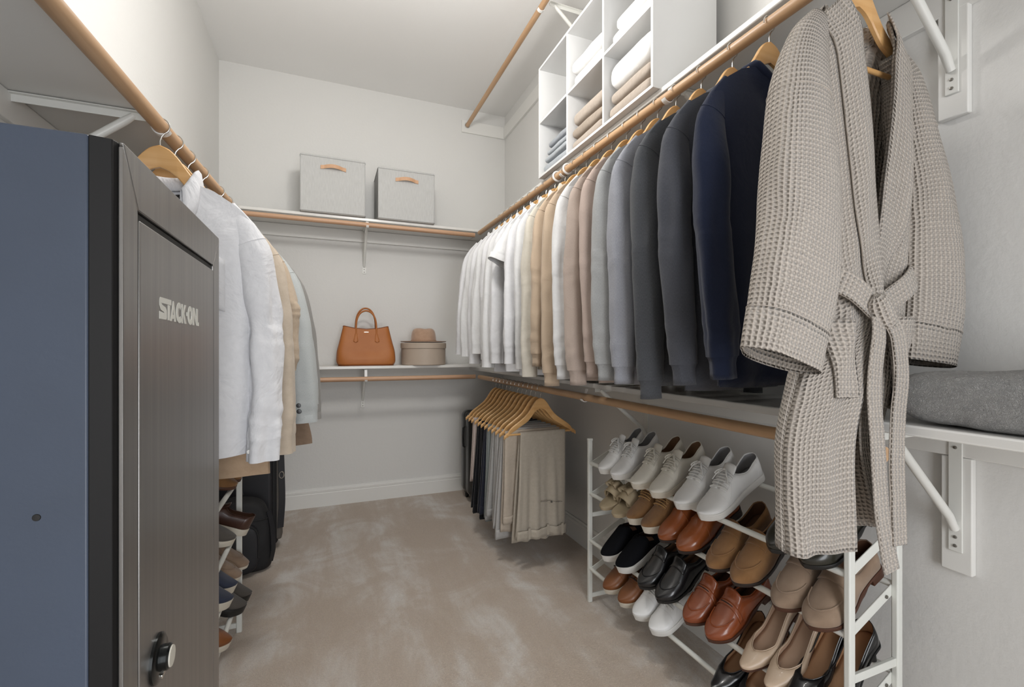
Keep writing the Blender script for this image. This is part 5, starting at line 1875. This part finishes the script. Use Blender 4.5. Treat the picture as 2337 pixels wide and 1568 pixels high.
# collar around the back of the neck
g = G()
def P(i, j):
    a = radians(4 + 172 * i / 23)
    x = .084 * cos(a); yy = .044 * sin(a)
    z = rz_top(.085) + .004
    q = [(0, -.055), (.000, -.02), (.001, .012), (.005, .018), (.010, .010), (.013, -.02)][j]
    return (x * (1 + q[0] * 6), yy + q[0] + .006, z + q[1] * (.5 + .5 * sin(a)))
g.grid(P, 24, 6)
obj('back_collar', g, M['waffle'], rb, solid=.003, soff=0, ang=180)
g = G()
g.strip([V((-.012 + .010 * k, .043, rz_top(.085) - .048)) for k in range(5)], [(0, 0, .005)] * 5, [(0, -1, 0)] * 5, .002)
obj('hanging_loop', g, M['waffle_band'], rb)

# sleeves
def robe_sleeve(keys, seed):
    nS, rS = 56, 70
    cen = [curve(keys, j / (rS - 1)) for j in range(rS)]
    def SP(i, j):
        q = cen[j]
        qa, qb = cen[max(0, j - 1)], cen[min(rS - 1, j + 1)]
        tn = (V(qb[:3]) - V(qa[:3])).normalized()
        e2 = V((0, 1, 0)); e2 = (e2 - tn * tn.y).normalized()
        e1 = e2.cross(tn)
        if e1.x < 0: e1 = -e1
        a = 2 * pi * i / nS
        w = j / (rS - 1)
        A = sstep(.08, .4, w)
        k = 1 + A * (.05 * sin(3 * a + seed + 2 * w) + .03 * sin(5 * a - 2.5 * w + seed * 2))
        k += .07 * nz(cos(a) * 1.4 + seed, sin(a) * 1.4, w * 5) * A
        ca, sa = cos(a), sin(a)
        ex = abs(ca) ** .9 * (1 if ca > 0 else -1)
        return V(q[:3]) + e1 * q[3] * ex * k + e2 * q[4] * sa * k
    g = G(); g.grid(SP, nS, rS, cu=True)
    cxs = sum(q[0] for q in cen) / len(cen)
    so = obj('sleeve', outward(g, cxs), M['waffle'], rb, solid=.003, soff=-1, ang=180)
    base = [SP(i, rS - 1) for i in range(nS)]
    c = sum(base, V()) / nS
    tn = (c - sum((SP(i, rS - 4) for i in range(nS)), V()) / nS).normalized()
    g = G()
    def CP(i, jj):
        sc = [1.012, 1.03, 1.035, 1.035, 1.03, .99, .95][jj]; dz = [-.072, -.070, -.04, -.01, .004, .005, -.05][jj]
        pj = SP(i, rS - 1 + 0)
        # follow the sleeve up
        up = -dz / .66 * (rS - 1) if dz < 0 else 0
        pp = SP(i, max(0, int(rS - 1 - up)))
        cc = c + tn * dz
        return pp + (pp - cc).normalized() * (sc - 1) * .03 + (tn * dz if dz > 0 else V())
    g.grid(CP, nS, 7, cu=True)
    obj('cuff', outward(g, cen[-1][0]), M['waffle'], rb, ang=180)
    g = G(); g.tube([CP(i, 1) for i in range(nS)], .0010, 5, closed=True)
    obj('cuff_seam', g, M['waffle_band'], so)
    # shoulder seam
    js = int(rS * .20)
    g = G(); g.tube([SP(i, js) + (SP(i, js) - V(cen[js][:3])).normalized() * .0002 for i in range(nS)], .0011, 5, closed=True)
    obj('shoulder_seam', g, M['waffle_band'], so)
z_ = lambda z: z - RZ
robe_sleeve([(0, (-.120, 0, z_(1.865), .036, .018)), (.07, (-.165, -.002, z_(1.805), .048, .034)), (.20, (-.200, -.010, z_(1.685), .066, .048)), (.45, (-.218, -.026, z_(1.50), .092, .052)),
             (.75, (-.262, -.044, z_(1.31), .098, .050)), (1, (-.308, -.050, z_(1.16), .090, .044))], 1.0)
robe_sleeve([(0, (.115, 0, z_(1.855), .036, .018)), (.07, (.150, -.004, z_(1.795), .044, .034)), (.20, (.164, -.012, z_(1.68), .055, .046)), (.45, (.186, -.026, z_(1.51), .070, .052)),
             (.72, (.192, -.036, z_(1.33), .092, .052)), (1, (.168, -.036, z_(1.150), .082, .046))], 2.3)

# belt: ring round the waist, knot, two tails
def front_y(x, z):
    v = (z - (-.12)) / (HEMZ + .12)
    return rsurf(x - rcx(v), v, -1).y
KN = V((-.062, front_y(-.062, z_(1.255)) - .020, z_(1.250)))
def belt_strip(name, pts, w, th=.006, par=rb, n=22, wave=.0015):
    pts = [V(p) for p in pts]
    m_ = len(pts) - 1
    q = [V(curve([(k / m_, tuple(p)) for k, p in enumerate(pts)], s / n)) for s in range(n + 1)]
    ws, ns = [], []
    for k in range(n + 1):
        tn = (q[min(k + 1, n)] - q[max(k - 1, 0)]).normalized()
        ww = V((0, 1, 0)).cross(tn).normalized()
        ww = ww * (w[0] + (w[1] - w[0]) * k / n) if isinstance(w, tuple) else ww * w
        nn = tn.cross(ww).normalized()
        ws.append(ww); ns.append(nn)
    g = G(); g.strip(q, ws, ns, th)
    return obj(name, g, M['waffle'], par, bevel=.0015, ang=50)
belt_strip('belt', [(-.178, .01, z_(1.325)), (-.160, front_y(-.150, z_(1.315)) - .012, z_(1.318)), (-.118, front_y(-.118, z_(1.295)) - .020, z_(1.293)), (-.08, front_y(-.08, z_(1.27)) - .022, z_(1.268)), KN], (.027, .025))
belt_strip('belt', [KN + V((0, .003, .004)), (-.010, front_y(-.010, z_(1.285)) - .019, z_(1.280)), (.035, front_y(.035, z_(1.31)) - .015, z_(1.308)), (.082, front_y(.080, z_(1.335)) - .008, z_(1.336)), (.106, .0, z_(1.345))], (.024, .025))
g = G()
g.grid(lambda i, j: rsurf((1 - i / 25 * 2) * rhw(.57) * 1.02, .555 + .06 * j / 3, 1) + V((0, .006, .0)), 26, 4)
obj('belt', g, M['waffle'], rb, solid=.004, soff=0, ang=60)
# knot: a wrapped loop over the crossing
g = G()
def KP(i, j):
    a = 2 * pi * i / 28; v = j / 11 * 2 - 1
    er = sqrt(max(.03, 1 - abs(v) ** 4))
    along = V((.55, 0, -.83)); side = V((.83, 0, .55))
    c = KN + along * v * .040 + V((0, -.004, .002))
    return c + side * cos(a) * .026 * er * (1 + .08 * sin(3 * a)) + V((0, 1, 0)) * sin(a) * .018 * er
g.grid(KP, 28, 12, cu=True, cap0=True, cap1=True, flip=True)
obj('belt_knot', g, M['waffle'], rb, ang=180)
fy = front_y
belt_strip('belt_tail', [KN + V((-.012, -.004, -.012)), (-.088, KN.y - .012, z_(1.19)), (-.101, KN.y - .012, z_(1.10)), (-.102, KN.y - .018, z_(1.0)), (-.102, KN.y - .024, z_(.89)), (-.096, KN.y - .032, z_(.80)), (-.090, KN.y - .036, z_(.755))], (.019, .021), n=34)
belt_strip('belt_tail', [KN + V((.014, -.010, -.010)), (-.036, KN.y - .018, z_(1.20)), (-.030, KN.y - .020, z_(1.13)), (-.044, KN.y - .022, z_(1.05)), (-.056, KN.y - .026, z_(.96)), (-.060, KN.y - .030, z_(.88)), (-.064, KN.y - .034, z_(.80))], (.021, .022), n=34)
# patch pockets
def pocket(xa, xb, za, zb, tilt):
    g = G()
    def P(i, j):
        s, v = i / 9, j / 11
        x = xa + (xb - xa) * s + tilt * v
        z = z_(za + (zb - za) * v)
        y = front_y(x, z) - .008 - .009 * (1 - v) ** 2 * sin(pi * s) ** .5
        return (x, y, z)
    g.grid(P, 10, 12)
    pk = obj('patch_pocket', outward(g), M['waffle'], rb, solid=.004, soff=0, ang=180)
    g = G(); g.tube([V(P(i, 2)) + V((0, -.0035, 0)) for i in range(10)], .0009, 5)
    obj('pocket_stitch', g, M['waffle_band'], pk)
pocket(-.176, -.120, 1.236, 1.085, -.016)
pocket(-.012, .080, 1.245, 1.055, -.034)
